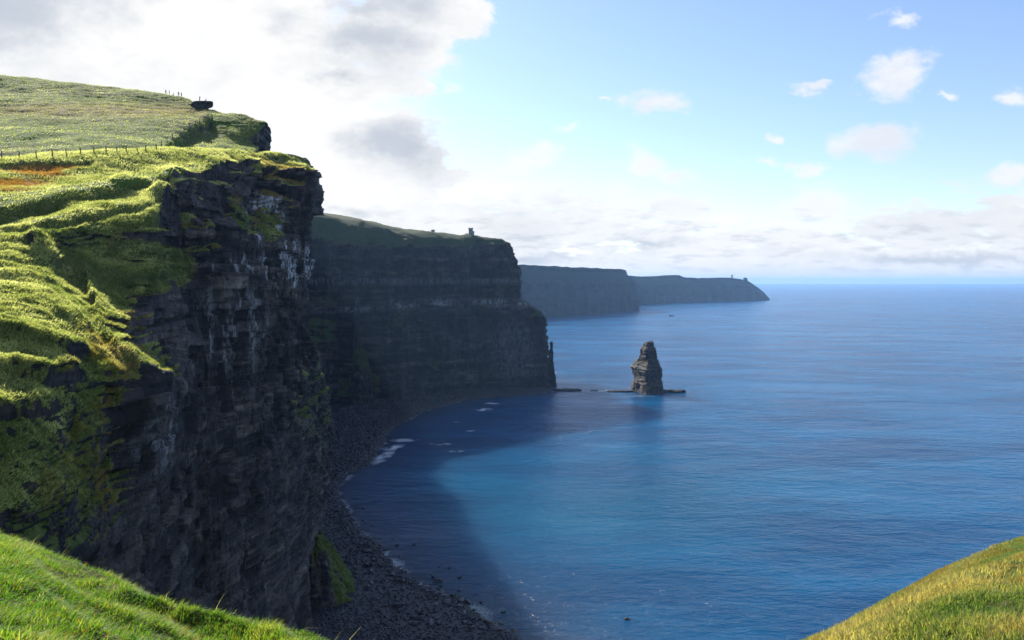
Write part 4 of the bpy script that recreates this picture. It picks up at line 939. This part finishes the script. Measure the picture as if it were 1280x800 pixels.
def person(p, rz, jacket, label, pose='stand', s=1.0):
    rt = empty('person', p, rz); rt.scale = (s, s, s); tag(rt, label, 'person', 'people on the skyline of the hill')
    if pose == 'sit': hip = .30; kn = [(.12, -.42, .42), (-.12, -.42, .42)]; ft = [(.12, -.55, .04), (-.12, -.55, .04)]
    elif pose == 'walk': hip = .92; kn = [(.1, -.2, .5), (-.1, .06, .48)]; ft = [(.1, -.28, .06), (-.1, .34, .1)]
    else: hip = .93; kn = [(.11, -.02, .5), (-.11, -.02, .5)]; ft = [(.13, 0, .06), (-.13, 0, .06)]
    sh = hip + .50; hd = sh + .27
    arm = 'up' if pose == 'photo' else 'down'
    if arm == 'up': el = [(.27, -.18, sh - .15), (-.27, -.18, sh - .15)]; wr = [(.12, -.36, sh + .1), (-.12, -.36, sh + .1)]
    else: el = [(.27, .02, sh - .28), (-.27, .02, sh - .28)]; wr = [(.28, -.1, sh - .52), (-.28, -.1, sh - .52)]
    V_ = [(0, 0, hip), (0, 0, hip + .25), (0, 0, sh - .04), (0, 0, sh + .1), (0, -.015, hd), (0, -.01, hd + .1)]
    Rr = [(.13, .10), (.12, .09), (.14, .10), (.05, .05), (.085, .095), (.06, .065)]; Ed = [(0, 1), (1, 2), (2, 3), (3, 4), (4, 5)]
    for k, sg in enumerate((1, -1)):
        b0 = len(V_); V_ += [(.09 * sg, 0, hip - .06), kn[k], ft[k], (ft[k][0], ft[k][1] - .18, .04)]; Rr += [.085, .058, .04, (.045, .03)]; Ed += [(0, b0), (b0, b0 + 1), (b0 + 1, b0 + 2), (b0 + 2, b0 + 3)]
        b0 = len(V_); V_ += [(.18 * sg, 0, sh - .03), el[k], wr[k]]; Rr += [.055, .042, .03]; Ed += [(2, b0), (b0, b0 + 1), (b0 + 1, b0 + 2)]
        w0 = Vector(wr[k]); dr = (w0 - Vector(el[k])).normalized(); palm = len(V_); V_.append(tuple(w0 + dr * .07)); Rr.append((.038, .016)); Ed.append((b0 + 2, palm))
        for fi in range(5):
            off_ = Vector(((fi - 2) * .016, .0, 0)); L_ = (.05, .085, .095, .088, .065)[fi]
            if fi == 0: off_ = Vector((-.045 * sg, -.02, -.02)); L_ = .02
            V_.append(tuple(w0 + dr * (.09 + L_) + off_ * 1.4)); Rr.append(.009); Ed.append((palm, len(V_) - 1))
    skin_mesh('body', V_, Ed, Rr, M_skin, rt)
    jv = [(0, 0, hip + .02), (0, 0, hip + .25), (0, 0, sh - .02), (0, 0, sh + .05)]; jr = [(.17, .13), (.155, .12), (.17, .125), (.09, .085)]; je = [(0, 1), (1, 2), (2, 3)]
    for k, sg in enumerate((1, -1)):
        b0 = len(jv); jv += [(.19 * sg, 0, sh - .03), el[k], tuple(Vector(wr[k]) * .92 + Vector(el[k]) * .08)]; jr += [.075, .06, .05]; je += [(2, b0), (b0, b0 + 1), (b0 + 1, b0 + 2)]
    skin_mesh('jacket', jv, je, jr, jacket, rt)
    tv = [(0, 0, hip + .04)]; tr_ = [(.16, .12)]; te = []
    for k, sg in enumerate((1, -1)):
        b0 = len(tv); tv += [(.09 * sg, 0, hip - .07), kn[k], tuple(Vector(ft[k]) * .94 + Vector(kn[k]) * .06)]; tr_ += [.105, .08, .065]; te += [(0, b0), (b0, b0 + 1), (b0 + 1, b0 + 2)]
    skin_mesh('trousers', tv, te, tr_, M_tr, rt)
    bm = bmesh.new(); bmesh.ops.create_uvsphere(bm, u_segments=12, v_segments=8, radius=.115)
    for v in bm.verts: v.co = Vector((v.co.x * .9, v.co.y + .02, v.co.z * 1.05 + hd + .055))
    bmesh.ops.delete(bm, geom=[v for v in bm.verts if v.co.z < hd + .03 and v.co.y < .02], context='VERTS')
    bm_obj('hair', bm, M_hair, rt, True)
    return rt
J = {k: plain(k + '_jacket', c) for k, c in dict(black=(.015, .015, .018), red=(.30, .03, .03), navy=(.02, .03, .09), purple=(.12, .03, .14), blue=(.05, .12, .3), orange=(.5, .16, .03)).items()}
def skyline(px_):
    a, b_ = project(qB); m = np.abs(a - px_) < 2.0; k = np.argmin(np.where(m, b_, 1e9)); return qB.reshape(-1, 3)[k]
person(skyline(213.3), 2.0, J['black'], 'person in dark clothing standing alone on the skyline, left of the close pair')
person(skyline(225), .6, J['purple'], 'person in a purple jacket, left one of the close pair on the skyline', 'walk')
person(skyline(227.6) + np.array([0, .6, 0]), -.6, J['navy'], 'person in navy, right one of the close pair on the skyline')
person(skyline(208.5), 1.0, J['red'], 'small figure in red at the left end of the skyline group', 'walk', .95)
person(skyline(218), -1.2, J['orange'], 'person in orange sitting on the grass between the dark figure and the pair', 'sit')
lp = P(249.6, 126.6, 292)
person(lp, 1.3, J['black'], 'person in black standing on the jutting rock ledge with arms raised to the face', 'photo', 1.02)
person(P(257.6, 126.9, 293), -1.5, J['navy'], 'person sitting near the tip of the jutting rock ledge', 'sit')

# ------------------------------------------------------------------ towers and hut
ms_, t, out = material('tower_stone'); geo = t.new('ShaderNodeNewGeometry')
n = t.noise(geo.outputs['Position'], .9, 5, .7); b = principled(t, t.mix(t.ss(n, .35, .65), (.17, .165, .16, 1), (.36, .34, .31, 1)), .9, t.bump(n, .2)); t.l.new(b.outputs[0], out.inputs[0])
mdk, t, out = material('dark_opening'); b = principled(t, (.015, .015, .018, 1), .6); t.l.new(b.outputs[0], out.inputs[0])
def cyl(bm, r1, r2, z0, z1, seg=24, x=0, y=0, cap=True):
    g = bmesh.ops.create_cone(bm, cap_ends=cap, segments=seg, radius1=r1, radius2=r2, depth=z1 - z0); bmesh.ops.translate(bm, verts=g['verts'], vec=(x, y, (z0 + z1) / 2))
def box(bm, x0, x1, y0, y1, z0, z1, rz=0, c=(0, 0)):
    g = bmesh.ops.create_cube(bm, size=1); bmesh.ops.scale(bm, verts=g['verts'], vec=(x1 - x0, y1 - y0, z1 - z0)); bmesh.ops.translate(bm, verts=g['verts'], vec=((x0 + x1) / 2, (y0 + y1) / 2, (z0 + z1) / 2))
    if rz: bmesh.ops.rotate(bm, verts=g['verts'], cent=(c[0], c[1], 0), matrix=Matrix.Rotation(rz, 3, 'Z'))
def tower(loc, r, h, label, annex=True):
    rt = empty('watch_tower', loc); tag(rt, label, 'tower')
    bm = bmesh.new(); cyl(bm, r * 1.04, r * .96, -2, h * .84); bm_obj('wall', bm, ms_, rt)
    bm = bmesh.new(); cyl(bm, r * 1.1, r * 1.1, h * .84 + .003, h * .9); bm_obj('cornice', bm, ms_, rt)
    for k in range(10):
        bm = bmesh.new(); box(bm, r * .78, r * 1.08, -r * .17, r * .17, h * .9 + .003, h, k * math.pi / 5); bm_obj('merlon', bm, ms_, rt)
    for k, a in enumerate((-1.2, -2.1, -1.2, -2.1)):
        bm = bmesh.new(); z0 = h * (.2 if k < 2 else .55); box(bm, r * .97, r * 1.06, -r * .12, r * .12, z0, z0 + h * .16, a); bm_obj('window', bm, mdk, rt)
    if annex:
        bm = bmesh.new(); cyl(bm, r * .5, r * .48, -2, h * .52, 16, r * 1.12, -.4); o = bm_obj('stair_turret', bm, ms_, rt)
        bm = bmesh.new(); cyl(bm, r * .55, r * .55, h * .52 + .003, h * .57, 16, r * 1.12, -.4); bm_obj('turret_cap', bm, ms_, rt)
    return rt
a, b_ = project(q2_); m = np.abs(a - 590.5) < 3; k = np.argmin(np.where(m, b_, 1e9)); tp = q2_.reshape(-1, 3)[k]
tower(tp - np.array([0, 0, .5]), 2.9, 9.6, 'round stone lookout tower with battlements on top of the middle cliff')
k = np.argmin(np.where(np.abs(a - 544) < 3, b_, 1e9)); hp = q2_.reshape(-1, 3)[k]
rt = empty('stone_hut', hp, .3); tag(rt, 'tiny dark stone hut on the clifftop left of the lookout tower', 'hut')
bm = bmesh.new(); box(bm, -2.1, 2.1, -1.6, 1.6, -1, 1.5); bm_obj('wall', bm, ms_, rt)
bm = bmesh.new()
v = [bm.verts.new(c) for c in ((-2.4, -1.9, 1.5), (2.4, -1.9, 1.5), (2.4, 1.9, 1.5), (-2.4, 1.9, 1.5), (-2.4, 0, 2.6), (2.4, 0, 2.6))]
for f in ((0, 1, 5, 4), (2, 3, 4, 5), (0, 4, 3), (1, 2, 5), (3, 2, 1, 0)): bm.faces.new([v[i_] for i_ in f])
bm_obj('roof', bm, mdk, rt)
bm = bmesh.new(); box(bm, -.4, .4, -1.66, -1.603, 0, 1.3); bm_obj('door', bm, mdk, rt)
tower(P(915, 347.6, 5290), 5.4, 23, 'small ruined signal tower silhouetted on the farthest headland', False)

# ------------------------------------------------------------------ sea air
bm = bmesh.new(); box(bm, -37000, 37000, -13000, 37000, -12, 245)
mh, t, out = material('sea_haze')
pv = t.new('ShaderNodeVolumePrincipled'); pv.inputs['Color'].default_value = (.33, .58, .97, 1); pv.inputs['Density'].default_value = 4.2e-5; pv.inputs['Anisotropy'].default_value = 0.2
t.l.new(pv.outputs[0], out.inputs['Volume'])
hz = bm_obj('haze', bm, mh); tag(hz, kind='stuff')
print('tris', sum(len(o.data.loops) - 2 * len(o.data.polygons) for o in bpy.data.objects if o.type == 'MESH'))
